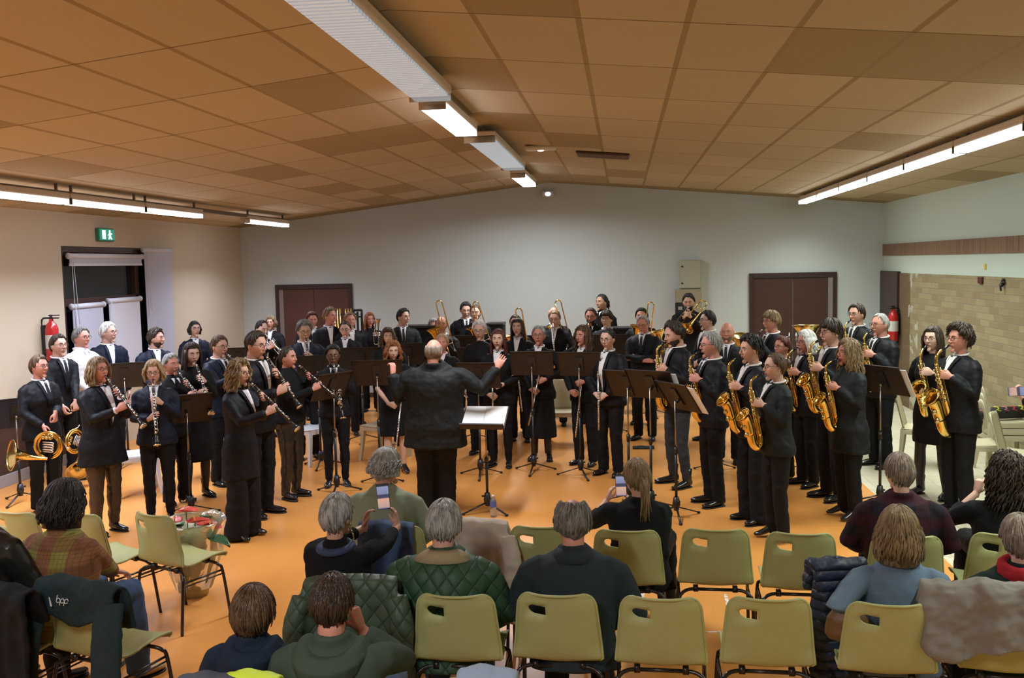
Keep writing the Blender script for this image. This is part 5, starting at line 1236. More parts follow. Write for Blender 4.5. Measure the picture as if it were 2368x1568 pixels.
# ---- one-piece plastic chairs
def mk_mono(m, nm='stacking_chair'):
    o = empty(nm); b = MB()
    g = [[V((-.21+.42*j/10+0*(i), .22-.42*i/8, .44+.012*((j-5)/5)**2-.008*math.sin(i/8*3.1))) for j in range(11)] for i in range(9)]
    b.sheet(g, .014).build('seat', m, o)
    g = []
    for i in range(12):
        t = i/11; hw = (.19-.015*t) if t < .8 else (.178-.04*((t-.8)/.2)**2)
        g.append([V((hw*(2*j/10-1), -.20-.10*t+.03*((j-5)/5)**2, .44+.40*t)) for j in range(11)])
    MB().sheet(g, .012).build('backrest', m, o)
    for sx in (-1, 1):
        for sy in (-1, 1):
            MB().tube([(sx*.19, sy*.19, .44), (sx*.205, sy*.205, .22), (sx*.225, sy*.235, 0)], [(.038,.03),(.03,.022),(.024,.02)], 4, ref=(1,1,0)).build('leg', m, o, smooth=False)
    b = MB(); b.box(-.2,.195,.385,.2,.215,.44).box(-.2,-.215,.385,.2,-.195,.44).box(-.215,-.2,.385,-.195,.2,.44).box(.195,-.2,.385,.215,.2,.44); b.build('apron', m, o, smooth=False, bev=.004)
    return o
whitep = mat('white_plastic', (.62,.64,.68), .4); beigep = mat('beige_plastic', (.50,.45,.31), .45)
def mono(px, py, rz, label, kind='beige', z=0):
    p = atz(px, py, 0); return inst('mono'+kind, lambda: mk_mono(whitep if kind == 'white' else beigep), Matrix.Translation((p.x, p.y, z)) @ Matrix.Rotation(R(rz), 4, 'Z'), label, 'chair', 'one-piece plastic chairs of the band')
mono(318, 1140, 125, 'white one-piece plastic chair behind the woman with the blonde bob', 'white')
mono(722, 1068, 150, 'white-seated plastic chair behind the woman with the ponytail', 'white')
mono(1303, 1024, 180, 'beige plastic chair between the smiling woman and the wavy-haired one')
mono(892, 1060, 160, 'beige plastic chair behind the red-haired girl')
mono(480, 1100, 160, 'beige plastic chair hidden behind the girl in the black dress')
mono(1885, 1010, 200, 'beige plastic chair hidden behind the white-haired saxophonist')
mono(2130, 1075, 250, 'beige plastic chair behind the young woman in the short dress')
mono(2252, 1118, 265, 'beige plastic chair right of the rightmost saxophonist')
for i in range(3): mono(2318, 1092, 268, 'beige chair in the stack by the brick wall, '+('lowest', 'middle one', 'topmost')[i]+' of the stack', z=.0+.075*i) 
mono(2362, 1150, 240, 'beige plastic chair at the right picture edge in front of the stack')
# ---- soft case with coloured scribbles on the stacked chairs
p = atz(2318, 1092, 0); z0 = .44+.15+.03
o = empty('soft_case', (p.x-.02, p.y, z0+.055), R(12), 'black cylindrical soft case with coloured scribbles on the stacked chairs', 'case')
MB().tube([(-.30,0,0),(-.29,0,0),(.29,0,0),(.30,0,0)], [.05,.068,.068,.05], 20).build('case_body', mat('case_black', (.012,.012,.013), .6), o)
cols = [(.6,.12,.12),(.45,.3,.5),(.55,.6,.03),(.6,.2,.2),(.55,.05,.08),(.6,.55,.03)]
b = MB()
for i, c in enumerate(cols):
    b.cur = i; x0_ = -.26+.095*i; pts = []
    for t in range(24):
        a = R(-160+t*6); pts.append((x0_+.018*math.sin(t*1.7)+.012*math.cos(t*.9), math.cos(a)*.0695*1.0, math.sin(-a)*.0695))
    b.tube(pts, .0045, 5)
b.build('scribbles', [mat('scribble_%d' % i, c, .6) for i, c in enumerate(cols)], o)

# ================================================================ audience
def plaid(name, c0, c1, c2, line):
    g = NG(name, .85, .2); s = g.sep()
    fx = g.mth('FRACT', g.mth('DIVIDE', g.mth('ADD', s[0], 5), .17)); fz = g.mth('FRACT', g.mth('DIVIDE', g.mth('ADD', s[2], 5), .15))
    a = g.mth('GREATER_THAN', fx, .52); b_ = g.mth('GREATER_THAN', fz, .55)
    c = g.mix(a, c0, c1); c = g.mix(g.mth('MULTIPLY', b_, .55), c, c2)
    l1 = g.mth('LESS_THAN', g.mth('FRACT', g.mth('DIVIDE', g.mth('ADD', s[0], 5), .022)), .14); l2 = g.mth('LESS_THAN', g.mth('FRACT', g.mth('DIVIDE', g.mth('ADD', s[2], 5), .022)), .14)
    g.col(g.mix(g.mth('MULTIPLY', g.mth('MAXIMUM', l1, l2), .45), c, line)); g.bump(g.noise(14), .4, .02); return g.m
plaid('plaid_shirt', (.30,.145,.07), (.30,.28,.07), (.17,.06,.04), (.10,.05,.02))
plaid('plaid_dark', (.014,.010,.018), (.030,.010,.016), (.05,.008,.014), (.008,.006,.01))
def quilt(name, c, sz=.07, rough=.4):
    g = NG(name, rough, .5); s = g.sep(); u = g.mth('ADD', s[0], g.mth('MULTIPLY', s[2], .8)); v = g.mth('SUBTRACT', s[0], g.mth('MULTIPLY', s[2], .8))
    a = g.mth('ABSOLUTE', g.mth('SINE', g.mth('MULTIPLY', u, math.pi/sz))); b_ = g.mth('ABSOLUTE', g.mth('SINE', g.mth('MULTIPLY', v, math.pi/sz)))
    h = g.mth('POWER', g.mth('MULTIPLY', a, b_), .35); g.col(g.mix(h, tuple(x*.7 for x in c), c)); g.bump(g.mth('ADD', h, g.mth('MULTIPLY', g.noise(16), .4)), .8, .012); return g.m
quilt('green_quilted', (.022,.075,.034), .09, .6); quilt('green_quilted_pale', (.050,.090,.055), .085, .55)
def puffer(name, c):
    g = NG(name, .5, .4); s = g.sep(); h = g.mth('ABSOLUTE', g.mth('SINE', g.mth('MULTIPLY', s[2], 62))); h = g.mth('POWER', h, .5)
    g.col(g.mix(h, tuple(x*.5 for x in c), c)); g.bump(g.mth('ADD', h, g.mth('MULTIPLY', g.noise(20), .5)), .8, .02); return g.m
puffer('navy_puffer', (.016,.026,.06))
cloth('sage_knit', (.23,.28,.20), .9, .25); cloth('sage_sleeve', (.075,.085,.06), .9, .3); cloth('green_hoodie', (.055,.078,.056), .9, .3); cloth('navy_hoodie', (.014,.024,.045), .9, .4)
cloth('dark_coat', (.022,.033,.040), .8, .2); cloth('denim_shirt', (.13,.19,.27), .8, .5, 10); cloth('jeans', (.055,.095,.19), .8, .5); cloth('jeans_pale', (.13,.20,.34), .8, .4); cloth('beige_blazer', (.50,.45,.38), .8, .3); cloth('fleece_grey', (.23,.215,.19), .95, .8, 5)
cloth('dark_green_coat', (.008,.02,.018), .9, .4); cloth('red_scarf', (.38,.02,.03), .85, .5); cloth('teal_coat', (.015,.03,.032), .8, .5); mat('black_leather_soft', (.014,.017,.016), .3, bump=(6,.8)); cloth('cord_collar', (.34,.28,.17), .9, .3); cloth('pale_blue_coat', (.30,.38,.50), .8, .4); mat('hi_vis', (.65,.85,.05), .6); cloth('grey_vest', (.09,.10,.13), .8); cloth('wool_sweater', (.010,.011,.013), .95, .3)
lapL = {'L': ((.16,-.22,1.05), (-.3,-.9,-.3), (0,0,-1), .4, (.9,.3,-.6)), 'R': ((-.16,-.22,1.05), (.3,-.9,-.3), (0,0,-1), .4, (-.9,.3,-.6))}
def sitter(hx, hy, Y, label, yaw=180, **kw):
    Y += .13+.16*(kw.get('girth', 1)-1)
    d = dict(pose='sit_lap', near=True, vee=0, collar=False, mouth=False, legs='trousers', arms=dict(lapL), jsm=8, hem=.86, disp=(.014, .11)); d.update(kw)
    return person(hx, hy, Y=Y, yaw=yaw, label=label, group=GA, **d)
cy = lambda n_: CH_[n_][1].y
YB = cy('b2'); YA = cy('a2')
phone_glass = None
def phone(c, n, up, label, land=False):
    o = empty('smartphone', c, 0, label, 'phone', 'phones filming the band'); M = frame((0,0,0), n, up)
    o.matrix_world = Matrix.Translation(c) @ M
    MB().box(-.037,-.075,-.006,.037,.075,.002).build('phone_case', mat('phone_black', (.01,.01,.012), .3), o, smooth=False, bev=.006)
    g = MATS.get('phone_screen')
    if g is None:
        G = NG('phone_screen', .2, .5); s = G.sep(); y = G.mth('ADD', G.mth('MULTIPLY', s[1], 6.9), .5)
        r = G.N.new('ShaderNodeValToRGB'); e = r.color_ramp.elements; e[0].position = 0; e[0].color = (.10,.12,.3,1); e[1].position = 1; e[1].color = (.02,.02,.03,1)
        for p_, c_ in ((.08,(.55,.35,.32,1)),(.40,(.75,.42,.30,1)),(.44,(.06,.06,.12,1)),(.56,(.05,.05,.10,1)),(.60,(.22,.25,.42,1)),(.88,(.30,.32,.50,1)),(.92,(.02,.02,.02,1))):
            q_ = e.new(p_); q_.color = c_
        G.L.new(y, r.inputs[0]); G.L.new(r.outputs[0], G.b.inputs['Emission Color']); G.b.inputs['Emission Strength'].default_value = .9; G.b.inputs['Base Color'].default_value = (.02,.02,.02,1); g = G.m
    MB().box(-.034,-.0715,.002,.034,.0715,.0035).build('screen', g, o, smooth=False); return o
# woman in the plaid shirt (left)
sitter(145, 1106, cy('l4')+.30, 'person with dark hair in a yellow and brown plaid shirt on the left', sex='f', hair=('bob','black'), hlen=.10, hvol=1.3, top='plaid_shirt', girth=1.25, yaw=165, hyaw=-20, lmat='jeans', shoes='tan', lean=8, tall=1.04,
   arms={'R': (('px',272,1330,.42), ('w',.3,.8,-.3), ('w',0,0,-1), .4, (-.9,.2,-.7)), 'L': lapL['L']})
# leather jacket at the left edge
sitter(-78, 1098, cy('l5')+.15, 'person in black leather jacket cut by the left picture edge', hair=('short','brown'), top='black_leather_soft', girth=1.2, yaw=176)
# boy, young man
pb = sitter(580, 1353, cy('d1')+.22, 'boy with brown hair in a navy hooded sweatshirt at the bottom', hair=('mop','brown'), hvol=.7, sk='p', top='navy_hoodie', tall=.82, seath=.45, girth=1.0, hk=1.2, yaw=183)
hx = person  # keep name short
pm = sitter(763, 1327, 3.62, 'young man with short dark hair in a green hooded sweatshirt, hand at his cheek', hair=('crop','dark'), hvol=1.6, sk='r', top='green_hoodie', girth=1.08, tall=.98, yaw=178, lmat='jeans_pale',
   arms={'R': (('px',835,1455,.16), ('w',-.35,.2,.9), ('w',-.9,.3,0), 1.0, (-.9,-.2,-.8)), 'L': lapL['L']}, sleeve=.86)
def hood(i, m, s=1.0):
    b = MB(); g = []
    for a in range(13):
        t = R(-30+240*a/12); row = []
        for r_, z_, w_ in ((.075,1.47,0),(.105,1.475,.01),(.125,1.44,.03),(.115,1.39,.035),(.08,1.36,.03)): row.append(i['Ru'] @ V((math.cos(t)*r_*1.15*s, .01+math.sin(t)*r_*1.05*s+w_*max(0, math.sin(t)), z_-.04*max(0, math.sin(t)))))
        g.append(row)
    b.sheet(g, .022); b.build('hood', m, i['root'], vox=.009, sm=4)
hood(pm, MATS['green_hoodie'], 1.12); hood(pb, MATS['navy_hoodie'], 1.05)
# woman filming, grey hair, black sweater
pA4 = sitter(773, 1142, cy('c1')+.22, 'grey-haired woman in black sweater filming with a phone held up in both hands', sex='f', hair=('short','silver'), hvol=1.25, top='wool_sweater', yaw=172, hyaw=-14, girth=1.08, sleeve=.62, lmat='jeans',
   arms={'L': (('px',850,1216,.52), ('w',.15,-.0,.9), ('w',.9,-.1,.2), .55, (.8,.2,-.9)), 'R': (('px',922,1212,.50), ('w',-.12,-.0,.9), ('w',-.9,-.1,.2), .55, (-.9,.1,-.8))})
ph = aty(886, 1148, cy('c1')+.22+.50); phone(ph, (CP-ph), (-.06,.0,1), 'black phone with lit screen held by the grey-haired woman')
b = MB(); Ru = pA4['Ru']; b.tube([Ru @ V((math.sin(a*math.pi/8)*.085, .012-math.cos(a*math.pi/8)*.085, 1.455+.012*math.cos(a*math.pi/8))) for a in range(16)], [(.02,.028)]*16, 8, closed=True, ref=(0,0,1)); b.build('collar', mat('denim_collar', (.03,.05,.12), .8), pA4['root'])
b = MB()
for t in range(14): c = Ru @ V((-.084-.002*math.sin(t), -.01-.005*t, 1.60-.0115*t)); b.tube(arc_ring(c, (1,.3*(t % 2),0), .008, 8), .002, 4, closed=True)
b.build('glasses_chain', mat('gold_chain', (.7,.6,.3), .25, 1), pA4['root'])
# sage green
p5 = sitter(885, 1034, cy('a0')+.20, 'person with white-grey hair and sage green vest in the front row', sex='f', hair=('bob','silver'), hlen=.03, hvol=1.1, top='sage_knit', girth=1.34, yaw=185, hyaw=-48, glasses=True, sk='r', lmat='jeans', lean=6)
# green quilted
p6 = sitter(1025, 1151, cy('b1')+.20, 'grey-haired man in a dark green quilted jacket with tan collar', hair=('short','silver'), hvol=1.15, top='green_quilted', girth=1.34, yaw=180, lean=8, lmat='jeans')
b = MB(); Ru = p6['Ru']; g = []
for a in range(15):
    t = R(-60+300*a/14); g.append([Ru @ V((math.cos(t)*.075, .012+math.sin(t)*.075, 1.50)), Ru @ V((math.cos(t)*.105, .018+math.sin(t)*.10, 1.485)), Ru @ V((math.cos(t)*.155, .02+math.sin(t)*.115, 1.45-.012*math.sin(t)))])
b.sheet(g, .01).build('collar', MATS['cord_collar'], p6['root'])
# balding man
p7 = sitter(1325, 1146, cy('b2')+.20, 'balding man with curly grey hair in a dark grey coat', hair=('half','sgrey'), hvol=2.2, top='dark_coat', girth=1.22, yaw=180, hyaw=8, lean=8, sk='r')
b = MB(); Ru = p7['Ru']; g = []
for a in range(13):
    t = R(-20+220*a/12); g.append([Ru @ V((math.cos(t)*.08, .012+math.sin(t)*.078, 1.50)), Ru @ V((math.cos(t)*.10, .018+math.sin(t)*.095, 1.47)), Ru @ V((math.cos(t)*.12, .022+math.sin(t)*.105, 1.43))])
b.sheet(g, .01).build('collar', MATS['dark_coat'], p7['root'])
# ponytail woman filming
p8 = sitter(1477, 1059, cy('a2')+.20, 'woman with blonde-brown ponytail in black filming with a phone', sex='f', hair=('tail','dblond'), hlen=.30, hvol=1.3, top='wool_sweater', girth=1.18, yaw=172, hyaw=28, hpitch=4, sleeve=.45,
   arms={'L': (('px',1403,1158,.42), ('w',.3,.1,.85), ('w',.9,.2,.1), .55, (.9,.1,-.9)), 'R': (('px',1462,1175,.42), ('w',-.3,.1,.8), ('w',-.9,.2,.1), .55, (-.5,.3,-.9))})
ph = aty(1436, 1122, cy('a2')+.20+.46); phone(ph, (CP-ph), (-.03,0,1), 'phone with lit screen held by the woman with the ponytail')
# dark plaid
sitter(2085, 1046, cy('a5')+.20, 'person with thin short brown hair and glasses in a dark red plaid top', sex='f', hair=('short','taupe'), hvol=.9, top='plaid_dark', girth=1.36, yaw=172, hyaw=22, glasses=True, sk='p', sleeve=1)
# denim shirt
p10 = sitter(2080, 1174, cy('b5')+.20, 'woman with shoulder-length light brown hair in a blue denim shirt', sex='f', hair=('bob','dblond'), hlen=.13, hvol=1.25, top='denim_shirt', girth=1.12, yaw=176, lmat='jeans',
   arms={'L': (('px',1985,1400,.02), ('w',-.3,-.2,-.9), ('w',.5,.2,-.4), .8, (.35,.2,-1)), 'R': lapL['R']}, sleeve=.8)
b = MB(); Ru = p10['Ru']; Q = p10['Q']
pts = []
for i in range(10):
    z = 1.40-.05*i; rx, ry, yo = prof(Q, z); x = -.10+.028*i; pts.append(Ru @ V((x, yo+ry*math.sqrt(max(0,1-(x/rx)**2))+.008, z)))
b.tube(pts, [(.010,.004)]*10, 6, ref=(1,0,0)).build('bag_strap', mat('strap_dark', (.03,.035,.045), .7), p10['root'])
# right edge people
sitter(2335, 1050, cy('a6')+.22, 'woman with pinned-up dark hair in black at the right edge, hand raised', sex='f', hair=('wavy','dark'), hlen=.22, hvol=1.7, top='wool_sweater', girth=1.2, yaw=176, hyaw=14, sleeve=.5, sk='p',
   arms={'L': (('px',2258,1140,.30), ('w',.2,.1,.75), ('w',.8,.4,0), .95, (.9,.2,-.8)), 'R': lapL['R']})
p12 = sitter(2362, 1190, cy('b6')+.20, 'person with light hair, red scarf and dark green coat at the right edge', sex='f', hair=('short','taupe'), hvol=1.2, top='dark_green_coat', girth=1.3, yaw=180, sk='p')
b = MB(); Ru = p12['Ru']
b.tube([Ru @ V((math.sin(a*math.pi/8)*.088, .015-math.cos(a*math.pi/8)*.088, 1.47+.012*math.cos(a*math.pi/8))) for a in range(16)], [(.05,.032)]*16, 10, closed=True, ref=(0,0,1)); b.build('scarf', MATS['red_scarf'], p12['root'], vox=.01, sm=3, disp=(.02,.05))
# person filming beyond the right edge
pz = sitter(2452, 790, 8.2, 'person beyond the right edge whose hand holds a phone sideways', hair=('short','dark'), top='black_cloth', yaw=110, tall=1.0,
   arms={'R': (('px',2366,925,.0), ('w',-.5,0,.6), ('w',.1,-.2,.9), .8, (-.6,.3,-.8)), 'L': lapL['L']})
ph = aty(2355, 905, 8.2+.02); phone(ph, (CP-ph), (1,.0,.05), 'phone held sideways at the right picture edge')
# ================================================================ coats, bags and small things
def drape(name, label, cat, m, c, rz, w, front, back, top=.82, thick=.03, seed=1, disp=(.03,.09), parent=None, flare=.02, sl=None, lift=0, taper=0):
    # a garment hung over a chair back: c = chair origin point on the floor; local -Y is the side towards the camera
    b = MB(); g = []; rnd = random.Random(seed); nj = 16
    L_ = front+back+.14; n = 26
    for i in range(n):
        s = L_*i/(n-1); row = []
        for j in range(nj):
            u = 2*j/(nj-1)-1; fold = .016*math.sin(u*7+seed)+.012*math.sin(u*13+seed*2)
            if s < back: y = .05+.0*s + .05*(1-s/back)+fold*.3; z = top-back+s; ww = w
            elif s < back+.14: a = (s-back)/.14*math.pi; y = math.cos(a)*.05; z = top+math.sin(a)*.045; ww = w*(.98)
            else: d = s-back-.14; y = -.05-.05*d-fold*min(1, d*5); z = top-d; ww = w+flare*d*4
            hemz = 0 if s > .12*L_ and s < .88*L_ else (.05*u*u+.018*math.sin(u*5+seed))*(min(abs(s-.12*L_), abs(s-.88*L_))/(.12*L_))
            if s >= back+.14 and lift: z += lift*(u+1)/2*min(1, (s-back-.14)/.2)
            row.append(V((u*ww/2*(1-.10*abs(z-top)/.5*(1 if taper else 0)), y, z-.02*u*u*(1 if z > top-.1 else .0)+hemz)))
        g.append(row)
    b.sheet(g, thick)
    if sl:
        for s_ in sl: b.tube(spline([(s_*w*.48,-.05,top-.05),(s_*w*.56,-.10,top-.2),(s_*w*.55,-.10,top-.42),(s_*w*.52,-.11,top-.58)],4), [.06]*5+[.052]*5+[.045]*3, 10)
    o = b.build(name, m, None, vox=.011, sm=5, disp=disp); o.location = (c[0], c[1], 0); o.rotation_euler = (0,0,R(rz)); tag(o, label, cat, 'coats hung over chairs'); return o
def cb(n_): p = CH_[n_][1]; return (p.x, p.y)
drape('quilted_jacket', 'green quilted jacket hung over the chair behind the young man in the hoodie', 'jacket', MATS['green_quilted_pale'], (cb('c1')[0], cb('c1')[1]), 4, .50, .62, .2, top=.82, seed=2, flare=.09, sl=(-1,1), disp=(.02,.12))
o = drape('coat', 'black and dark green coat hung over the chair on the lower left', 'coat', MATS['teal_coat'], (cb('l4')[0]-.02, cb('l4')[1]), -16, .56, .16, .25, top=.84, seed=4, disp=(.035,.1), sl=())
b = MB(); b.tube(spline([(.24,-.04,.80),(.27,-.10,.62),(.27,-.12,.35),(.33,-.13,.12)],5), [(.10,.03)]*16, 10, ref=(1,0,0)); b.tube(spline([(-.26,-.04,.78),(-.31,-.09,.55),(-.32,-.10,.3),(-.30,-.10,.15)],5), [(.11,.04)]*16, 10, ref=(1,0,0))
s = b.build('sleeve', MATS['teal_coat'], o, vox=.012, sm=3, disp=(.02,.1))
lg = mat('logo_white', (.55,.6,.6), .6)
b = MB(); q = .011
for x in (0, .026, .052): b.tube(arc((x,0,0), q, 0, 330, 10, 'xz'), .0022, 5)
b.tube([(-q,0,0),(-q,0,.026)], .0022, 5).tube([(.026-q,0,0),(.026-q,0,-.024)], .0022, 5).tube([(.052-q,0,0),(.052-q,0,-.024)], .0022, 5).tube([(-.06,0,.01),(-.035,0,-.03),(-.03,0,-.032)], [.003,.006,.002], 5)
t = b.build('logo_print', lg, o); t.location = (-.05,-.088,.80); t.rotation_euler = (R(-22),0,R(4))
drape('leather_jacket', 'black coat hung over the chair at the lower left edge', 'coat', MATS['black_cloth'], (cb('l5')[0]+.1, cb('l5')[1]+.05), -14, .52, .72, .2, top=.84, seed=6)
drape('fleece_coat', 'grey-beige fleece coat hung over the lower right chair', 'coat', MATS['fleece_grey'], (cb('b6')[0]-.06, cb('b6')[1]-.02), -8, .78, .34, .2, top=.86, seed=8, thick=.045, disp=(.075,.12), flare=-.0, lift=.16, taper=1)
drape('blazer', 'beige blazer hung over a front-row chair right of the grey-haired man', 'blazer', MATS['beige_blazer'], (cb('a9')[0], cb('a9')[1]), 0, .42, .35, .2, top=.80, seed=3, sl=(1,))
drape('safety_vest', 'yellow safety vest and grey jacket on a chair at the bottom edge', 'vest', MATS['hi_vis'], (cb('d1')[0]+.08, cb('d1')[1]+.02), 0, .24, .3, .2, top=.81, seed=5, thick=.02)
drape('grey_jacket', 'dark grey jacket at the bottom edge left of the yellow vest', 'jacket', MATS['grey_vest'], (cb('d1')[0]-.08, cb('d1')[1]-.01), 0, .26, .3, .2, top=.805, seed=9, thick=.03)
drape('pale_blue_coat', 'pale blue coat on a chair at the bottom edge', 'coat', MATS['pale_blue_coat'], (cb('d2')[0], cb('d2')[1]), 0, .24, .3, .2, top=.82, seed=7)
drape('puffer_jacket', 'navy puffer jacket bundled between the empty chair and the woman in denim', 'jacket', MATS['navy_puffer'], (atz(1945,1350,.80).x, atz(1945,1350,.80).y+.1), 10, .28, .66, .15, top=.84, seed=11, thick=.07, disp=(.04,.1), flare=.0)
# jeans-blue jacket on the lap area behind the phone
drape('denim_jacket', 'blue denim jacket over the chair of the person in sage green', 'jacket', MATS['jeans'], (cb('a0')[0]-.03, cb('a0')[1]), 0, .36, .3, .2, top=.80, seed=12)
# handbag held by the denim-shirt woman
p = atz(1965, 1415, .72); o = empty('handbag', (p.x, p.y+.05, .56), R(-10), 'small brown handbag beside the woman in the denim shirt', 'bag')
MB().tube([(0,0,0),(0,0,.03),(0,0,.11),(0,0,.15),(0,0,.16)], [(.09,.04),(.11,.05),(.10,.045),(.07,.025),(.06,.01)], 14, ref=(1,0,0)).build('bag_body', mat('tan_leather', (.15,.07,.025), .5, bump=(20,.3)), o, vox=.008, sm=3)
MB().tube(arc((0,0,.15), .06, 0, 180, 10, 'xz'), .006, 6).build('handle', MATS['tan_leather'], o)
# water bottle
p = atz(1141, 1195, 0); o = empty('water_bottle', p, 0, 'clear plastic water bottle with blue label on the floor by the conductor\'s stand', 'bottle')
MB().lathe([(.0001,.002),(.030,.004),(.0325,.015),(.031,.05),(.0325,.07),(.030,.10),(.0325,.13),(.032,.15),(.018,.185),(.0125,.195),(.0125,.205)], 20).build('bottle', mat('clear_plastic', (.85,.9,.95), .08, trans=.85), o)
MB().lathe([(.0335,.10),(.0335,.155)], 20).build('bottle_label', mat('blue_label', (.08,.12,.45), .4), o); MB().tube([(0,0,.198),(0,0,.215)], .0145, 14).build('cap', mat('cap_white', (.7,.72,.75), .4), o)
# flower pot wrapped in cellophane
p = atz(437, 1385, 0); o = empty('flower_pot', (p.x, p.y+.1, 0), 0, 'potted red anthurium wrapped in yellowish paper and cellophane on the floor', 'plant')
wrapm = mat('yellow_wrap', (.50,.42,.18), .5, bump=(10,.5)); cell = mat('cellophane', (.80,.80,.62), .12, trans=.75, bump=(9,.9))
MB().lathe([(.0001,0),(.10,0),(.12,.12),(.15,.30),(.148,.30),(.10,.1)], 22).build('pot_wrap', wrapm, o, disp=(.02,.05))
MB().lathe([(.13,.06),(.17,.20),(.21,.34),(.20,.46),(.24,.56),(.25,.58)], 30).build('cellophane', cell, o, disp=(.09,.07), solid=.002)
MB().lathe([(.02,.3),(.145,.34),(.17,.45),(.19,.53),(.10,.50),(.001,.48)], 24).build('mesh_wrap', mat('pale_green_mesh', (.42,.46,.30), .8, bump=(60,1)), o, disp=(.03,.05))
red_ = mat('anthurium_red', (.62,.07,.05), .3); lf = mat('leaf_green', (.02,.10,.035), .35); yl = mat('spadix_yellow', (.65,.6,.15), .5)
for i, (x, y, z, a) in enumerate(((-.03,-.02,.64,0),(-.11,-.05,.57,150),(.06,-.06,.57,40),(.09,.03,.53,80),(.16,-.02,.52,-20))):
    f = empty('flower', (x,y,z), R(a)); f.parent = o
    g = [[V((.085*r_*math.cos(t)*(1.0+.25*math.cos(t)), .055*r_*math.sin(t), .02*r_*r_*math.sin(t)**2+.012*r_)) for t in [R(24*j) for j in range(16)]] for r_ in (.02,.35,.7,1.0)]
    MB().sheet(g, .003).build('petal', red_, f); MB().tube([(0,0,.005),(-.01,0,.055)], [.006,.004], 8, dome=True).build('spadix', yl, f)
    MB().tube([(0,0,0),(-x*.4,-y*.4,-.2)], .004, 6).build('stem', lf, f)
for i, (x, y, z, a, s_) in enumerate(((.24,-.05,.46,-15,1.3),(-.14,.05,.52,160,.9),(.05,.1,.56,80,.9),(0,-.12,.50,-90,.7))):
    g = [[V((.16*t*s_, .055*s_*math.sin(math.pi*t**.8)*u, -.05*t*t*s_+.015*abs(u))) for u in (-1,-.5,0,.5,1)] for t in (0.02,.2,.4,.6,.8,.98)]
    l = MB().sheet(g, .003).build('leaf', lf, o); l.location = (x*.6, y, z); l.rotation_euler = (0,0,R(a))
# tubular bells and their trolley at the back
p = aty(795, 770, 16.6); o = empty('tubular_bells', (p.x, 16.6, 0), 0, 'golden tubular bells hanging in a black frame before the left back door', 'tubular bells')
goldp = mat('bell_gold', (.75,.52,.18), .25, 1)
for i in range(8):
    if i in (4,): continue
    MB().tube([(-.20+.05*i,0,.55+.05*i),(-.20+.05*i,0,1.72+.0*i)], .016, 12).build('chime', goldp, o)
MB().box(-.26,-.02,.45,-.23,.02,1.66).box(.25,-.02,.1,.28,.02,1.66).box(-.26,-.015,1.60,.28,.015,1.63).box(-.30,-.2,.05,-.2,.2,.1).box(.2,-.2,.05,.3,.2,.1).box(-.26,-.02,.05,-.23,.02,.5).build('frame', blackm, o, smooth=False)
p = aty(825, 720, 16.75); o = empty('equipment_rack', (p.x, 16.75, 0), 0, 'black metal handle frame standing right of the tubular bells', 'rack')
MB().tube(spline([(-.06,0,1.68),(.06,0,1.68),(.09,0,1.66),(.09,0,1.5),(.10,0,.1)],4), .022, 8).tube([(-.06,0,1.56),(.09,0,1.56)], .014, 8).tube([(-.06,0,1.68),(-.06,0,.1)], .018, 8).tube([(-.08,-.2,.02),(-.08,.2,.02)], .02, 8).tube([(.10,-.2,.02),(.10,.2,.02)], .02, 8).tube([(-.08,0,.1),(-.08,0,.0)], .02, 8).tube([(.10,0,.12),(.10,0,.0)], .02, 8).build('rack_frame', blackm, o)
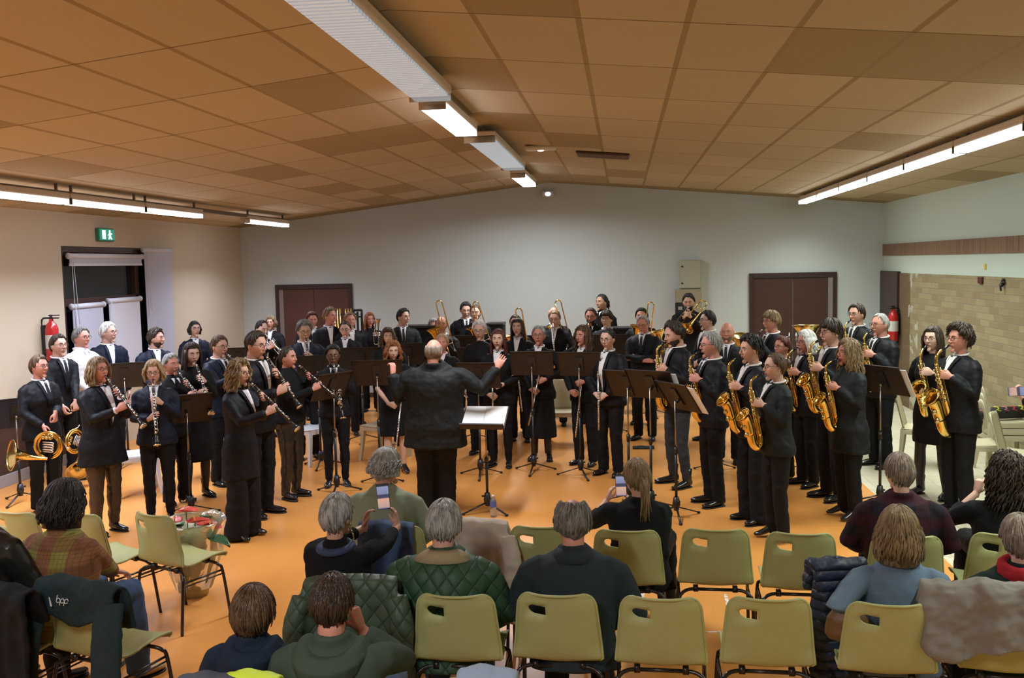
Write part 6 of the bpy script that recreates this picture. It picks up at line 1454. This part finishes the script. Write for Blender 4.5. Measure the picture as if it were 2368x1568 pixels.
# large black percussion stands/tables behind
for (x0, x1, yt, Y_, lab) in ((940, 1012, 752, 15.2, 'black covered percussion table behind the young man with the black tie'), (1132, 1160, 746, 15.6, 'small black covered percussion table behind the woman trombonist'), (1420, 1468, 756, 15.4, 'black covered percussion table right of the young man in glasses')):
    a, c = aty(x0, yt, Y_), aty(x1, yt, Y_)
    o = empty('percussion_table', ((a.x+c.x)/2, Y_, 0), 0, lab, 'table', 'black percussion tables'); w_ = (c.x-a.x)/2+.05
    MB().box(-w_,-.2,a.z-.04,w_,.2,a.z).build('table_top', blackm, o, smooth=False, bev=.01); MB().box(-w_+.01,-.19,.3,w_-.01,.19,a.z-.04).build('cover', MATS['black_cloth'], o, smooth=False)
    for sx in (-1,1):
        for sy in (-1,1): MB().tube([(sx*(w_-.03), sy*.16, .3),(sx*(w_-.03), sy*.16, 0)], .012, 8).build('leg', tube_m, o)
# silver euphonium bell showing between heads
p = aty(1530, 764, 13.4); inst('euph', lambda: mk_tuba(.62), Matrix.Translation(p-V((0,0,.29))) @ Matrix.Rotation(R(-12), 4, 'Y'), 'small silver-rimmed euphonium right of the man with folded arms', 'euphonium')
# clothes, mat and marks on the floor
p = atz(1488, 1036, 0); o = MB().sheet([[V((-.14+.28*i/5, -.09+.18*j/4, .008+.004*math.sin(i*2+j))) for j in range(5)] for i in range(6)], .01).build('black_cloth_mat', MATS['teal_coat']); o.location = p; tag(o, 'dark folded cloth lying on the floor between the stands', 'cloth')
tape = mat('white_tape', (.75,.73,.70), .6, var=((.6,.3,.12), 45, .50, .56))
for i, (a, c, w_, lab) in enumerate((((1487,1350),(1484,1425),.03,'worn white tape strip seen between the two rows of empty chairs'), ((1678,1375),(1692,1450),.025,'worn curved white tape strip between the empty chairs at right'), ((1425,1470),(1700,1460),.02,'long horizontal white tape line under the near row of chairs'))):
    A_, C_ = atz(*a, 0), atz(*c, 0); d = (C_-A_); n_ = V((-d.y, d.x, 0)).normalized()*w_/2
    b = MB(); b.sheet([[A_-n_+d*t+V((0,0,.0015)), A_+n_+d*t+V((0,0,.0015))] for t in (0,.2,.4,.6,.8,1)], .002); o = b.build('floor_tape', tape, smooth=False); tag(o, lab, 'tape', 'tape marks on the floor')
# clear plastic cup under the near row
p = atz(1345, 1518, 0); o = MB().lathe([(.0001,.001),(.026,.001),(.036,.09),(.034,.09),(.024,.005)], 16).build('plastic_cup', MATS['clear_plastic']); o.location = p; tag(o, 'clear plastic cup on the floor under the chair of the balding man', 'cup')
